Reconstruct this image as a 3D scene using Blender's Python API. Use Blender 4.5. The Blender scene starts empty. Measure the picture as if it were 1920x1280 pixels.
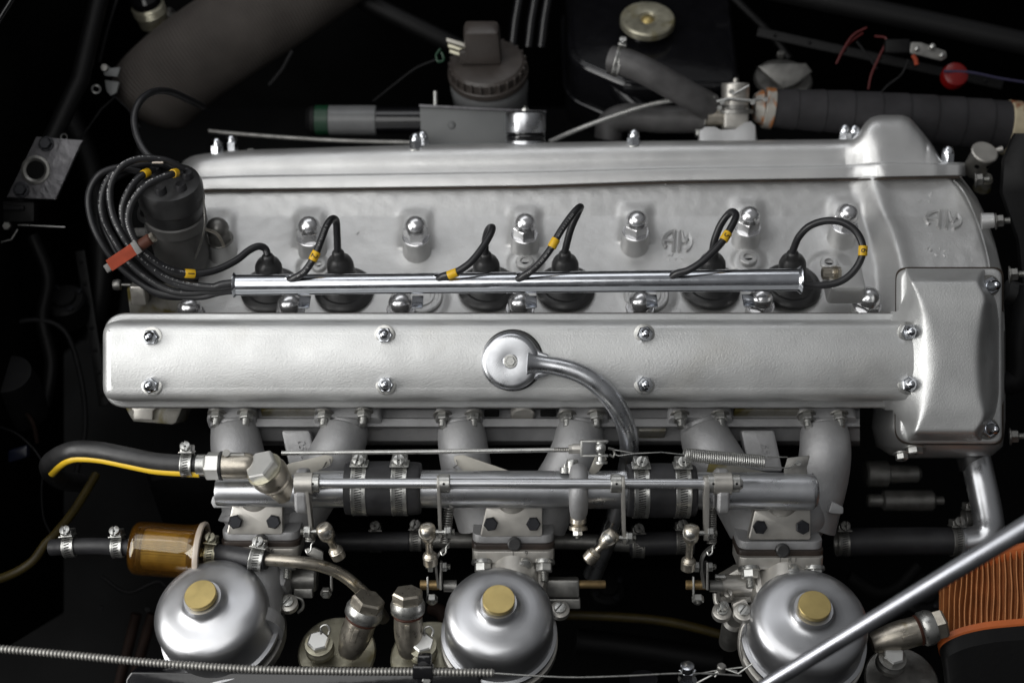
import bpy, bmesh, math, random
from mathutils import Vector as V, Matrix, Quaternion, noise
random.seed(7)
PI = math.pi
# ------------------------------------------------------------------ frame
# shapes are written in a working frame (x along the engine, z square to the near cam cover);
# FR turns that frame so that the engine stands upright (world +Z), 1 working unit = 0.5 mm
S = 0.0005
D = 2600.0
FR = Matrix.Translation((0, 0, 0.9)) @ Matrix.Rotation(math.radians(40), 4, 'X')
UP = V((0, .643, .766)); OUT = V((0, -.766, .643)); X = V((1, 0, 0)); Y = V((0, 1, 0)); Z = V((0, 0, 1))
def P(u, v, z=0.0):
    k = (D - z) / D
    return V(((u - 960) * k, (640 - v) * k, z))
def K(z): return (D - z) / D
def W(p): return FR @ (V(p) * S)
C = bpy.data.collections.new('engine_bay_scene'); bpy.context.scene.collection.children.link(C)
# ------------------------------------------------------------------ camera, world, lights, exposure
sc = bpy.context.scene
cd = bpy.data.cameras.new('camera'); cam = bpy.data.objects.new('camera', cd); C.objects.link(cam)
cam.matrix_world = Matrix.Translation(W((0, 0, D))) @ FR.to_3x3().to_4x4()
cd.sensor_width = 36; cd.lens = 36 * D / 1920; cd.clip_start = .02; cd.clip_end = 50
cd.dof.use_dof = True; cd.dof.focus_distance = (D + 10) * S; cd.dof.aperture_fstop = 3.1
sc.camera = cam
w = bpy.data.worlds.new('World'); sc.world = w; w.use_nodes = True
nt = w.node_tree; bg = nt.nodes['Background']; bg.inputs[1].default_value = .20
tcw = nt.nodes.new('ShaderNodeTexCoord'); sx_ = nt.nodes.new('ShaderNodeSeparateXYZ'); rw_ = nt.nodes.new('ShaderNodeValToRGB')
nt.links.new(tcw.outputs['Generated'], sx_.inputs[0]); nt.links.new(sx_.outputs['Z'], rw_.inputs[0]); nt.links.new(rw_.outputs[0], bg.inputs[0])
rw_.color_ramp.elements[0].position = .0; rw_.color_ramp.elements[0].color = (.05, .05, .05, 1)      # dim workshop: dark floor, paler ceiling
rw_.color_ramp.elements[1].position = .9; rw_.color_ramp.elements[1].color = (.84, .85, .87, 1)
def area(name, pos, target, sx, sy, power, col):
    l = bpy.data.lights.new(name, 'AREA'); l.shape = 'RECTANGLE'; l.size = sx; l.size_y = sy; l.energy = power; l.color = col
    o = bpy.data.objects.new(name, l); C.objects.link(o)
    p, t = W(pos), W(target); o.location = p; o.rotation_euler = (t - p).to_track_quat('-Z', 'Y').to_euler(); return o
area('window_light', (-2350, -50, 1000), (-300, -50, 0), .95, .8, 14.5, (1, .99, .97))
area('far_window_light', (-900, 3600, 1700), (-100, 0, -50), 2.4, .8, 7.5, (.97, .98, 1))
area('overhead_window_light', (-1250, 850, 2800), (-50, -50, 0), 1.7, 1.1, 11.0, (1, .995, .98))
sc.view_settings.view_transform = 'Standard'; sc.view_settings.look = 'None'; sc.view_settings.exposure = .26; sc.view_settings.gamma = 1
# ------------------------------------------------------------------ materials
def mat(name, col, metal=0.0, rough=.5, bump=(), var=0.0, vscale=60, rvar=0.0, spec=.5, coat=0.0, col2=None, c2=(.5, .62), trans=0.0, ior=1.45, aniso=0.0, dirt=None):
    m = bpy.data.materials.new(name); m.use_nodes = True; n = m.node_tree.nodes; L = m.node_tree.links
    b = n['Principled BSDF']; b.inputs['Base Color'].default_value = (*col, 1); b.inputs['Metallic'].default_value = metal
    b.inputs['Roughness'].default_value = rough; b.inputs['Specular IOR Level'].default_value = spec
    b.inputs['Coat Weight'].default_value = coat; b.inputs['Coat Roughness'].default_value = .08
    b.inputs['Transmission Weight'].default_value = trans; b.inputs['IOR'].default_value = ior
    tc = n.new('ShaderNodeTexCoord'); o = tc.outputs['Object']
    def noi(sc_, det=4, dist=0.0):
        t = n.new('ShaderNodeTexNoise'); t.inputs['Scale'].default_value = sc_; t.inputs['Detail'].default_value = det; t.inputs['Distortion'].default_value = dist
        L.new(o, t.inputs['Vector']); return t
    def ramp(src, a, b_, ca, cb):
        r = n.new('ShaderNodeValToRGB'); r.color_ramp.elements[0].position = a; r.color_ramp.elements[1].position = b_
        r.color_ramp.elements[0].color = (*ca, 1); r.color_ramp.elements[1].color = (*cb, 1); L.new(src, r.inputs[0]); return r
    base = None
    if var:
        t = noi(vscale); r = ramp(t.outputs[0], .32, .7, tuple(c * (1 - var) for c in col), tuple(min(1, c * (1 + var * .6)) for c in col)); base = r.outputs[0]
    if col2:
        t = noi(vscale * .7, 6, .6); r = ramp(t.outputs[0], c2[0], c2[1], (0, 0, 0), (1, 1, 1))
        mx = n.new('ShaderNodeMix'); mx.data_type = 'RGBA'; L.new(r.outputs[0], mx.inputs['Factor'])
        if base: L.new(base, mx.inputs['A'])
        else: mx.inputs['A'].default_value = (*col, 1)
        mx.inputs['B'].default_value = (*col2, 1); base = mx.outputs['Result']
    if base: L.new(base, b.inputs['Base Color'])
    if rvar:
        t = noi(vscale * 2.3, 5); mr = n.new('ShaderNodeMapRange'); mr.inputs['From Min'].default_value = .3; mr.inputs['From Max'].default_value = .7
        mr.inputs['To Min'].default_value = max(.02, rough - rvar); mr.inputs['To Max'].default_value = rough + rvar; L.new(t.outputs[0], mr.inputs[0]); L.new(mr.outputs[0], b.inputs['Roughness'])
    last = None
    for (s_, st, dist_) in bump:
        t = noi(s_, 2); bp = n.new('ShaderNodeBump'); bp.inputs['Strength'].default_value = st; bp.inputs['Distance'].default_value = dist_
        L.new(t.outputs[0], bp.inputs['Height'])
        if last: L.new(last, bp.inputs['Normal'])
        last = bp.outputs[0]
    if last: L.new(last, b.inputs['Normal'])
    return m
M = dict(
 paint=mat('wrinkle_silver_paint', (.58, .585, .58), .72, .47, bump=((620, .28, .0008), (1400, .2, .0004)), var=.07, vscale=14, rvar=.09, col2=(.47, .46, .43), c2=(.6, .9)),
 paint2=mat('fine_silver_paint', (.58, .58, .575), .76, .41, bump=((700, .25, .0006), (60, .15, .002)), var=.08, vscale=12, rvar=.06),
 head=mat('cast_head_paint', (0.56, 0.56, 0.555), .68, .44, bump=((1000, .45, .0006), (300, .2, .0009)), var=.05, vscale=22, rvar=.05, col2=(.42, .41, .38), c2=(.68, .85)),
 cast=mat('sand_cast_aluminium', (0.322, 0.322, 0.3266), .5, .5, bump=((1300, .55, .0006), (180, .25, .0012)), var=.14, vscale=30, rvar=.08),
 castoil=mat('oily_cast_aluminium', (0.24, 0.232, 0.208), .45, .5, bump=((1200, .5, .0006),), var=.2, vscale=40, rvar=.1, col2=(.12, .10, .03), c2=(.48, .6)),
 machined=mat('machined_aluminium', (0.4675, 0.4505, 0.4165), .75, .38, bump=((1500, .25, .0004),), var=.12, vscale=45, rvar=.08, col2=(.30, .26, .2), c2=(.64, .8)),
 alloy=mat('satin_alloy_tube', (0.5336, 0.5428, 0.5612), .9, .30, bump=((300, .03, .0003),), var=.1, vscale=25, rvar=.05),
 brushed=mat('brushed_dashpot_alloy', (0.46, 0.465, 0.48), .93, .36, bump=((500, .03, .0002),), var=.09, vscale=14, rvar=.07),
 polished=mat('polished_alloy', (.54, .55, .57), 1, .30, bump=((300, .04, .0003),), var=.08, vscale=40, rvar=.07),
 chrome=mat('chrome', (.72, .74, .77), 1, .15, var=.05, vscale=60, rvar=.04),
 chrome2=mat('worn_chrome', (0.612, 0.63, 0.666), 1, .19, bump=((300, .05, .0004),), var=.08, vscale=50, rvar=.06),
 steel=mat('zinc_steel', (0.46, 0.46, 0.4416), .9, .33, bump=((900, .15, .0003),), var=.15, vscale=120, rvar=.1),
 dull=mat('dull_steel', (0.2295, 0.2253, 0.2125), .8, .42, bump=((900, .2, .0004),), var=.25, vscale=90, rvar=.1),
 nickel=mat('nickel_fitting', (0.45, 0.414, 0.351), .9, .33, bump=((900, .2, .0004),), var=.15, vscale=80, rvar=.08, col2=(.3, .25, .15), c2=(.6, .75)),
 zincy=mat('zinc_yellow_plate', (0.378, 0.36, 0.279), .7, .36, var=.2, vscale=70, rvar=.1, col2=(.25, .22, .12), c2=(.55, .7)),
 beige=mat('cadmium_plate', (0.391, 0.374, 0.3315), .35, .5, bump=((700, .15, .0003),), var=.1, vscale=60),
 brass=mat('brass_cap', (0.425, 0.3315, 0.136), .8, .42, bump=((500, .12, .0003),), var=.14, vscale=60, rvar=.08, col2=(.6, .52, .3), c2=(.6, .85)),
 rustbrass=mat('tarnished_brass', (.30, .21, .10), .8, .45, var=.3, vscale=120),
 rubber=mat('black_rubber', (.026, .026, .0265), 0, .38, bump=((900, .2, .0003),), var=.3, vscale=50, rvar=.1),
 lead=mat('lead_insulation', (0.016, 0.016, 0.0176), 0, .36, var=.25, vscale=50, rvar=.08),
 hose=mat('grey_black_hose', (0.02, 0.02, 0.022), 0, .5, bump=((1100, .35, .0004),), var=.35, vscale=60, rvar=.1),
 cloth=mat('cloth_wrapped_hose', (0.026, 0.025, 0.027), 0, .75, bump=((2600, .7, .0004), (300, .2, .001)), var=.25, vscale=40, spec=.3),
 blackgloss=mat('black_gloss_paint', (.005, .005, .006), 0, .14, bump=((60, .12, .002),), coat=.3, var=.2),
 blackmatt=mat('black_paint', (0.0028, 0.0028, 0.003), 0, .55, bump=((200, .2, .001),), var=.3, vscale=15, spec=.25),
 bay=mat('bay_black', (0.0018, 0.0019, 0.002), 0, .7, bump=((50, .2, .002),), var=.5, vscale=12, spec=.08),
 blackbolt=mat('black_oxide', (.025, .026, .03), .6, .36, bump=((1600, .3, .0004),), var=.3, vscale=90, rvar=.1),
 phenolic=mat('dark_phenolic', (.03, .022, .018), 0, .35, bump=((900, .2, .0004),), var=.3, vscale=80),
 yellow=mat('yellow_sleeve', (0.576, 0.344, 0.0096), 0, .45, var=.1, vscale=200),
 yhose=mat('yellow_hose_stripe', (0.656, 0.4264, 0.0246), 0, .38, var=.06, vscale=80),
 dkyellow=mat('shade_darkened_yellow', (0.0385, 0.0275, 0.0044), 0, .5, var=.3, vscale=60),  # yellow taken down in the colour to stand for shade
 orange=mat('orange_band', (0.22, 0.04, 0.02), 0, .75, spec=.15, bump=((500, .3, .0004),), var=.2, vscale=80, col2=(.2, .09, .05), c2=(.6, .75)),
 rust=mat('brown_tape', (0.06, 0.022, 0.014), 0, .6, spec=.2, bump=((700, .3, .0004),), var=.3, vscale=90),
 filter=mat('orange_filter_paper', (0.3, 0.1, 0.03), 0, .65, bump=((700, .4, .0006),), var=.25, vscale=60, spec=.25),
 filterrim=mat('orange_filter_rim', (0.465, 0.1125, 0.02625), 0, .45, var=.1, vscale=40),
 amber=mat('amber_plastic', (.62, .27, .035), 0, .07, var=.1, vscale=30),
 dustgrey=mat('dusty_grey_casting', (.11, .108, .105), .35, .5, bump=((1100, .4, .0005),), var=.25, vscale=30, rvar=.08), nutplate=mat('satin_nut_plating', (.68, .68, .69), .88, .22, var=.06, vscale=60, rvar=.04), plated=mat('bright_plated_hex', (.60, .60, .58), .85, .40, var=.06, vscale=40), paper=mat('filter_element', (0.6, 0.5, 0.24), 0, .7, var=.25, vscale=90),
 white=mat('pale_rim_plastic', (0.36, 0.31, 0.26), 0, .25, var=.05),
 milky=mat('milky_reservoir', (0.12, 0.1222, 0.1237), 0, .3, var=.1),
 hosegrey=mat('dull_grey_hose', (0.06, 0.058, 0.058), 0, .5, bump=((600, .3, .0005),), var=.3), brown=mat('dusty_brown_plastic', (0.045, 0.038, 0.034), 0, .4, bump=((300, .2, .001),), var=.2, vscale=40, rvar=.1),
 cream=mat('aged_cream_tape', (0.4, 0.344, 0.232), 0, .6, bump=((500, .4, .0006),), var=.2, vscale=80, col2=(.20, .07, .03), c2=(.55, .64)),
 rusty=mat('rusty_cream_tape', (0.315, 0.3, 0.27), .1, .5, bump=((500, .4, .0006),), var=.2, vscale=80, col2=(.30, .12, .04), c2=(.48, .6)),
 green=mat('green_ring', (0.0028, 0.0315, 0.0126), 0, .4), red=mat('red_plastic', (0.12, 0.003, 0.003), 0, .3, var=.15), redwire=mat('red_wire', (0.06, 0.003, 0.003), 0, .5),
 blue=mat('blue_plastic', (0.002, 0.004, 0.014), 0, .4), violet=mat('violet_wire', (.03, .028, .06), 0, .5), copper=mat('copper_plate', (.40, .27, .22), .8, .35, var=.2, vscale=150),  # blue is darkened in its colour for the shaded left corner
 dim=mat('shade_darkened_grey', (0.006, 0.006, 0.0065), 0, .6, var=.3, spec=.2), dimbrown=mat('shadow_brown', (0.0132, 0.0078, 0.006), 0, .7, var=.3, spec=.1), spiral=mat('spiral_casing_steel', (.24, .235, .22), .6, .46, var=.15, vscale=60),  # dim and dimbrown carry the shade of the bay corners in their colour
 rodsteel=mat('satin_rod_steel', (.38, .39, .42), .95, .36, var=.1, vscale=20, rvar=.06), ridge=mat('filter_ridge', (0.46, 0.19, 0.07), 0, .6, var=.15, vscale=80), dark=mat('dark_hole', (.004, .004, .004), 0, .8, spec=.1), grey=mat('grey_paint', (0.0975, 0.1013, 0.1013), .1, .45, bump=((300, .1, .0006),), var=.1, vscale=25),
 gasket=mat('brown_gasket', (0.03, 0.02, 0.013), 0, .75, bump=((800, .5, .0006),), var=.4, vscale=120, col2=(.05, .033, .02), c2=(.6, .75)),
 greybag=mat('dull_grey_plate', (0.1, 0.098, 0.104), .55, .38, bump=((150, .35, .002),), var=.12, vscale=35, rvar=.12),
 print=mat('white_print', (0.304, 0.304, 0.304), 0, .6), ink=mat('black_ink', (.01, .01, .01), 0, .6), beigeduct=mat('duct_fabric', (0.062, 0.055, 0.05), 0, .8, bump=((900, .3, .0005),), var=.2, vscale=20, spec=.2),
)
def amber_case():
    m = bpy.data.materials.new('amber_clear_plastic'); m.use_nodes = True; n = m.node_tree.nodes; L = m.node_tree.links; n.remove(n['Principled BSDF'])
    lw = n.new('ShaderNodeLayerWeight'); lw.inputs[0].default_value = .42
    rp = n.new('ShaderNodeValToRGB'); rp.color_ramp.elements[0].color = (.995, .95, .74, 1); rp.color_ramp.elements[1].color = (.84, .52, .16, 1); rp.color_ramp.elements[1].position = .8; L.new(lw.outputs['Facing'], rp.inputs[0])
    tr = n.new('ShaderNodeBsdfTransparent'); L.new(rp.outputs[0], tr.inputs[0]); gl = n.new('ShaderNodeBsdfGlossy'); gl.inputs['Roughness'].default_value = .06
    df = n.new('ShaderNodeBsdfDiffuse'); df.inputs[0].default_value = (.55, .25, .04, 1)
    m0 = n.new('ShaderNodeMixShader'); m0.inputs[0].default_value = .05; L.new(tr.outputs[0], m0.inputs[1]); L.new(df.outputs[0], m0.inputs[2])
    fr_ = n.new('ShaderNodeFresnel'); fr_.inputs[0].default_value = 1.6; mx = n.new('ShaderNodeMixShader'); L.new(fr_.outputs[0], mx.inputs[0]); L.new(m0.outputs[0], mx.inputs[1]); L.new(gl.outputs[0], mx.inputs[2])
    L.new(mx.outputs[0], n['Material Output'].inputs['Surface']); return m
M['amber'] = amber_case()
# ------------------------------------------------------------------ mesh tools
def basis(ax, ref=None):
    z = V(ax).normalized(); r = V(ref) if ref is not None else (Y if abs(z.y) < .9 else X)
    x = r.cross(z)
    if x.length < 1e-6: x = X.cross(z) if abs(z.x) < .9 else Z.cross(z)
    x.normalize(); return x, z.cross(x), z
def cr(pts, n):
    """smooth curve through tuples of any length"""
    pts = [tuple(p) for p in pts]; m = len(pts); out = []
    if m == 2:
        return [tuple(a + (b - a) * i / n for a, b in zip(*pts)) for i in range(n + 1)]
    for i in range(m - 1):
        p0 = pts[i - 1] if i else tuple(2 * a - b for a, b in zip(pts[0], pts[1])); p1, p2 = pts[i], pts[i + 1]
        p3 = pts[i + 2] if i + 2 < m else tuple(2 * a - b for a, b in zip(pts[-1], pts[-2]))
        for j in range(n):
            t = j / n
            out.append(tuple(.5 * (2 * b + (c - a) * t + (2 * a - 5 * b + 4 * c - d) * t * t + (-a + 3 * b - 3 * c + d) * t ** 3) for a, b, c, d in zip(p0, p1, p2, p3)))
    out.append(pts[-1]); return out
def lerpt(tab, x):
    if x <= tab[0][0]: return tab[0][1]
    for (a, b), (c, d) in zip(tab, tab[1:]):
        if x <= c: return b + (d - b) * (x - a) / (c - a)
    return tab[-1][1]
def sst(t): t = min(1, max(0, t)); return t * t * (3 - 2 * t)
def roundpoly(pts, r, seg=6):
    """fillet a 2-D polygon; r number or list"""
    n = len(pts); out = []
    for i in range(n):
        p = V(pts[i]).to_2d(); a = V(pts[i - 1]).to_2d(); b = V(pts[(i + 1) % n]).to_2d(); rr = r[i] if isinstance(r, (list, tuple)) else r
        if rr <= 0: out.append((p.x, p.y)); continue
        da = (a - p); db = (b - p); la, lb = da.length, db.length; da /= la; db /= lb
        ang = da.angle(db); t = min(rr / math.tan(ang / 2) if ang < PI - 1e-3 else 0, la * .48, lb * .48)
        p0, p1 = p + da * t, p + db * t
        for j in range(seg + 1):
            s = j / seg; q = p0 * (1 - s) ** 2 + p * 2 * s * (1 - s) + p1 * s * s; out.append((q.x, q.y))
    return out
def inset(poly, d):
    n = len(poly); out = []
    area2 = sum(poly[i - 1][0] * poly[i][1] - poly[i][0] * poly[i - 1][1] for i in range(n)); sg = 1 if area2 > 0 else -1
    for i in range(n):
        a, p, b = (V(poly[(i + k) % n]) for k in (-1, 0, 1))
        e1 = (p - a); e2 = (b - p)
        if e1.length < 1e-6: e1 = e2
        if e2.length < 1e-6: e2 = e1
        e1 = e1.normalized(); e2 = e2.normalized()
        n1 = V((-e1.y, e1.x)) * sg; n2 = V((-e2.y, e2.x)) * sg; m = n1 + n2
        if m.length < 1e-4: m = n1
        m.normalize(); c = max(.4, m.dot(n1)); out.append((p.x + m.x * d / c, p.y + m.y * d / c))
    return out
class G:
    def __init__(s): s.v = []; s.f = []
    def add(s, vs, fs):
        o = len(s.v); s.v += [V(a) for a in vs]; s.f += [tuple(i + o for i in f) for f in fs]; return s
    def rings(s, rs, closed=True, cap0=True, cap1=True):
        n = len(rs[0]); vs = [p for r in rs for p in r]; fs = []
        for i in range(len(rs) - 1):
            for j in range(n if closed else n - 1):
                k = (j + 1) % n; fs.append((i * n + j, i * n + k, (i + 1) * n + k, (i + 1) * n + j))
        if closed and cap0: fs.append(tuple(range(n - 1, -1, -1)))
        if closed and cap1: fs.append(tuple((len(rs) - 1) * n + j for j in range(n)))
        return s.add(vs, fs)
    def lathe(s, c, ax, prof, n=28, ref=None, a0=0, c0=True, c1=True):
        x, y, z = basis(ax, ref); c = V(c)
        return s.rings([[c + z * h + (x * math.cos(a0 + 2 * PI * j / n) + y * math.sin(a0 + 2 * PI * j / n)) * max(r, .01) for j in range(n)] for r, h in prof], True, c0, c1)
    def tube(s, pts, r, n=14, caps=True, flat=1.0):
        pts = [V(p) for p in pts]; m = len(pts); rad = r if isinstance(r, (list, tuple)) else [r] * m
        T = [(pts[min(i + 1, m - 1)] - pts[max(i - 1, 0)]).normalized() for i in range(m)]
        x, y, z = basis(T[0]); rs = []
        for i in range(m):
            if i: x = x - T[i] * x.dot(T[i]); x.normalize()
            y = T[i].cross(x)
            rs.append([pts[i] + (x * math.cos(2 * PI * j / n) + y * math.sin(2 * PI * j / n) * flat) * rad[i] for j in range(n)])
        return s.rings(rs, True, caps, caps)
    def pipe(s, uvz, r, n=14, sub=8, caps=True):
        """tube through (u,v,z[,r]) stations; r in picture px at that depth"""
        q = cr([tuple(p) if len(p) == 4 else (*p, r) for p in uvz], sub)
        return s.tube([P(a, b, c) for a, b, c, d in q], [d * K(c) for a, b, c, d in q], n, caps)
    def prism(s, poly, c, bx, by, bz, h0, h1, bev=1.5, seg=2, back=False):
        c = V(c); m = lambda pl, h: [c + bx * a + by * b + bz * h for a, b in pl]
        rs = []
        if back: rs += [m(inset(poly, bev), h0), m(poly, h0 + bev)]
        else: rs += [m(poly, h0)]
        if bev > 0:
            for i in range(seg + 1):
                a = PI / 2 * i / seg; rs.append(m(inset(poly, bev * (1 - math.cos(a))), h1 - bev * (1 - math.sin(a))))
        else: rs.append(m(poly, h1))
        return s.rings(rs)
    def plate(s, uv, z0, z1, bev=1.5, seg=2):
        """flat plate facing the working +z, outline in picture px at its top z1"""
        poly = [P(a, b, z1).to_2d() for a, b in uv]
        return s.prism([(p.x, p.y) for p in poly], (0, 0, 0), X, Y, Z, z0, z1, bev, seg)
    def box(s, c, bx, by, bz, a, b, h, bev=1.5):
        bx, by, bz = V(bx).normalized(), V(by).normalized(), V(bz).normalized()
        poly = roundpoly([(-a, -b), (a, -b), (a, b), (-a, b)], bev, 2)
        return s.prism(poly, c, bx, by, bz, -h, h, min(bev, h * .6), 2, True)
    def grid(s, nu, nv, fn):
        vs = [fn(i / nu, j / nv) for j in range(nv + 1) for i in range(nu + 1)]
        fs = [(j * (nu + 1) + i, j * (nu + 1) + i + 1, (j + 1) * (nu + 1) + i + 1, (j + 1) * (nu + 1) + i) for j in range(nv) for i in range(nu)]
        return s.add(vs, fs)
    def spring(s, p0, p1, r, wire, turns, n=7, seg=12):
        p0, p1 = V(p0), V(p1); x, y, z = basis(p1 - p0); L = (p1 - p0).length; m = int(turns * seg)
        pts = [p0 + z * (L * i / m) + (x * math.cos(2 * PI * i / seg) + y * math.sin(2 * PI * i / seg)) * r for i in range(m + 1)]
        return s.tube(pts, wire, n)
    def sphere(s, c, r, n=18):
        return s.lathe(c, Z, [(r * math.sin(PI * i / 10), -r * math.cos(PI * i / 10)) for i in range(11)], n)
WM = {}
def mesh_of(g, name, mt, o, sharp=32, recalc=True):
    me = bpy.data.meshes.new(name); me.from_pydata([tuple((p - o) * S) for p in g.v], [], g.f); me.update()
    if recalc:
        b = bmesh.new(); b.from_mesh(me); bmesh.ops.recalc_face_normals(b, faces=b.faces); b.to_mesh(me); b.free()
    me.polygons.foreach_set('use_smooth', [True] * len(me.polygons)); me.set_sharp_from_angle(angle=math.radians(sharp))
    me.materials.append(M[mt] if isinstance(mt, str) else mt); return me
def tag(o, label=None, cat=None, group=None, kind=None):
    for k, v_ in (('label', label), ('category', cat), ('group', group), ('kind', kind)):
        if v_: o[k] = v_
def link(ob, m, parent):
    C.objects.link(ob); WM[ob.name] = m
    if parent is None: ob.matrix_world = FR @ m; return ob
    ob.parent = parent; ob.matrix_parent_inverse = Matrix(); ob.matrix_basis = WM[parent.name].inverted() @ m; return ob
def O(g, name, mt, parent=None, label=None, cat=None, group=None, kind=None, sharp=32, recalc=True):
    n = len(g.v); o = sum(g.v, V((0, 0, 0))) / n
    ob = bpy.data.objects.new(name, mesh_of(g, name, mt, o, sharp, recalc)); tag(ob, label, cat, group, kind)
    return link(ob, Matrix.Translation(o * S), parent)
def T(name, label, cat, at, group=None):
    e = bpy.data.objects.new(name, None); e.empty_display_size = .02; tag(e, label, cat, group)
    return link(e, Matrix.Translation(V(at) * S), None)
CACHE = {}
def inst(key, build, name, mt, parent, c, ax, ref=None, spin=0, label=None, sharp=28):
    """a repeat: shared mesh built once along +z at the origin"""
    if key not in CACHE: CACHE[key] = mesh_of(build(), name, mt, V((0, 0, 0)), sharp)
    ob = bpy.data.objects.new(name, CACHE[key]); x, y, z = basis(ax, ref)
    r = Matrix((x, y, z)).transposed().to_4x4() @ Matrix.Rotation(spin, 4, 'Z'); tag(ob, label)
    return link(ob, Matrix.Translation(V(c) * S) @ r, parent)
# -- fasteners (all along +z)
def b_hex(r, h, ch=.12): return lambda: G().lathe((0, 0, 0), Z, [(r, 0), (r, h - r * ch), (r * .86, h)], 6, Y)
def b_acorn(r, h, dr, dh):
    def f():
        g = G().lathe((0, 0, 0), Z, [(r, 0), (r, h - r * .14), (r * .87, h)], 6, Y)
        return g.lathe((0, 0, 0), Z, [(dr, h - 1)] + [(dr * math.cos(a), h + dh * math.sin(a)) for a in [PI / 2 * i / 8 for i in range(9)]], 24)
    return f
def b_wash(r, h): return lambda: G().lathe((0, 0, 0), Z, [(r, 0), (r, h * .7), (r - h * .4, h), (r * .6, h)], 28)
def b_screw(r, h):
    def f():
        g = G().lathe((0, 0, 0), Z, [(r, 0), (r, h * .45)], 22)
        for sgn in (1, -1):
            pl = [(r * math.cos(a), sgn * r * math.sin(a)) for a in [PI * (.06 + .88 * i / 12) for i in range(13)]]
            g.prism(pl if sgn > 0 else pl[::-1], (0, 0, 0), X, Y, Z, h * .4, h, r * .1, 2)
        return g
    return f
def b_stud(r, h):
    return lambda: G().lathe((0, 0, 0), Z, [(r * (1 if i % 2 else .84), h * i / 14) for i in range(14)] + [(r * .7, h)], 14)
def nut(parent, c, ax, r=16, h=12, mt='steel', washer=0, stud=0, spin=0, name='nut', ref=None):
    a = V(ax).normalized(); c = V(c)
    if washer: inst(f'w{washer}{mt}', b_wash(washer, 3), 'washer', mt, parent, c, a); c = c + a * 2.6
    o = inst(f'n{r},{h},{mt}', b_hex(r, h), name, mt, parent, c, a, ref, spin)
    if stud: inst(f's{stud}', b_stud(r * .52, stud), 'stud', 'steel', parent, c + a * h * .9, a)
    return o
def acorn(parent, c, ax, r, h, dr, dh, mt='chrome', washer=0, spin=0, name='cap_nut'):
    a = V(ax).normalized(); c = V(c)
    if washer: inst(f'w{washer}{mt}', b_wash(washer, 3.5), 'washer', mt, parent, c, a); c = c + a * 3
    return inst(f'a{r},{h},{dr},{mt}', b_acorn(r, h, dr, dh), name, mt, parent, c, a, None, spin)
def textverts(s_, size, ext=1.0):
    cu = bpy.data.curves.new('t', 'FONT'); cu.body = s_; cu.size = 1; cu.extrude = .05; cu.align_x = 'CENTER'; cu.align_y = 'CENTER'; cu.resolution_u = 3
    ob = bpy.data.objects.new('t', cu); C.objects.link(ob); me = bpy.data.meshes.new_from_object(ob.evaluated_get(bpy.context.evaluated_depsgraph_get()))
    vs = [(p.co.x * size, p.co.y * size, ext if p.co.z > 0 else 0) for p in me.vertices]; fs = [tuple(p.vertices) for p in me.polygons]
    bpy.data.objects.remove(ob); bpy.data.curves.remove(cu); bpy.data.meshes.remove(me); return vs, fs
def text(g, s_, size, c, bx, by, ext=1.2):
    vs, fs = textverts(s_, size, ext); c = V(c); bx = V(bx).normalized(); by = V(by).normalized(); bz = bx.cross(by)
    return g.add([c + bx * a + by * b + bz * h for a, b, h in vs], fs)
# ------------------------------------------------------------------ the setting
g = G(); g.box(P(960, 700, -1500), X, V((0, .766, -.643)), UP, 3200, 2600, 20, 5)
O(g, 'engine_bay_floor', 'bay', kind='structure')
g = G(); g.box(V((-200, 1350, -1250)), X, UP, OUT, 2600, 900, 15, 5)
O(g, 'far_wing_panel', 'bay', kind='structure')
g = G(); g.box(V((-1250, 250, -520)), V((.25, .75, .6)), V((.45, .5, -.75)), V((1, -.5, 0)), 620, 620, 14, 5)
O(g, 'bulkhead', 'bay', kind='structure')
g = G(); g.box(V((-1085, 250, -260)), Z, Y, X, 460, 900, 14, 6)  # unseen panel added at the left to block low window light
O(g, 'light_block_panel', 'bay', kind='structure')
# ------------------------------------------------------------------ cylinder head
def zfl(v): return -195 - (590 - v) * .757 if v >= 405 else -335 - (405 - v) * .27
RIDGE = [(330, 1640), (380, 1652), (440, 1678), (500, 1694), (620, 1700)]
EDGE = [(330, 1800), (345, 1812), (370, 1830), (410, 1850), (460, 1866), (510, 1878), (620, 1884)]
PILL = [(582, 425), (780, 425), (984, 420), (1192, 415), (1402, 407), (1584, 402), (412, 428)]
PILL2 = [(545, 567), (752, 565), (975, 564), (1200, 562), (1425, 557), (1625, 556), (358, 574)]
RS_ = RIDGE
def zh(u, v):
    # soft crease between floor and wall
    a = -195 - (590 - v) * .757; b = -335 - (405 - v) * .27; k = 16
    z = max(a, b) + k * math.log(1 + math.exp(-abs(a - b) / k)) * .35
    xr = (lerpt(RIDGE, v - 14) + lerpt(RIDGE, v) + lerpt(RIDGE, v + 14)) / 3; t = sst((u - xr + 55) / 55)
    z += t * (28 + 40 * sst((v - 340) / 120))
    z += 10 * math.exp(-((u - xr) / 20) ** 2) * (1 if v < 520 else .6)
    e = lerpt(EDGE, v)
    d = e - 24 - u
    if d < 0: z += d * 1.6
    # cast pads
    for (x0, y0, r, h) in PADS:
        q = math.hypot((u - x0), (v - y0) / .80) / r
        if q < 1.4: z += h * (1 - sst((q - .72) / .42))
    # fillets round the pillars
    for (x0, y0) in PILL:
        q = math.hypot((u - x0) / 1.0, (v - y0 - 38) / .8)
        if q < 75: z += 16 * math.exp(-(q / 34) ** 2)
        if abs(u - x0) < 60 and v < y0 + 40: z += 13 * math.exp(-((u - x0) / 27) ** 4) * sst((v - y0 + 42) / 26)
    z += .9 * noise.noise(V((u * .012, v * .02, 1.3))) + .8 * noise.noise(V((u * .05, v * .06, 5)))
    return z
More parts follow.
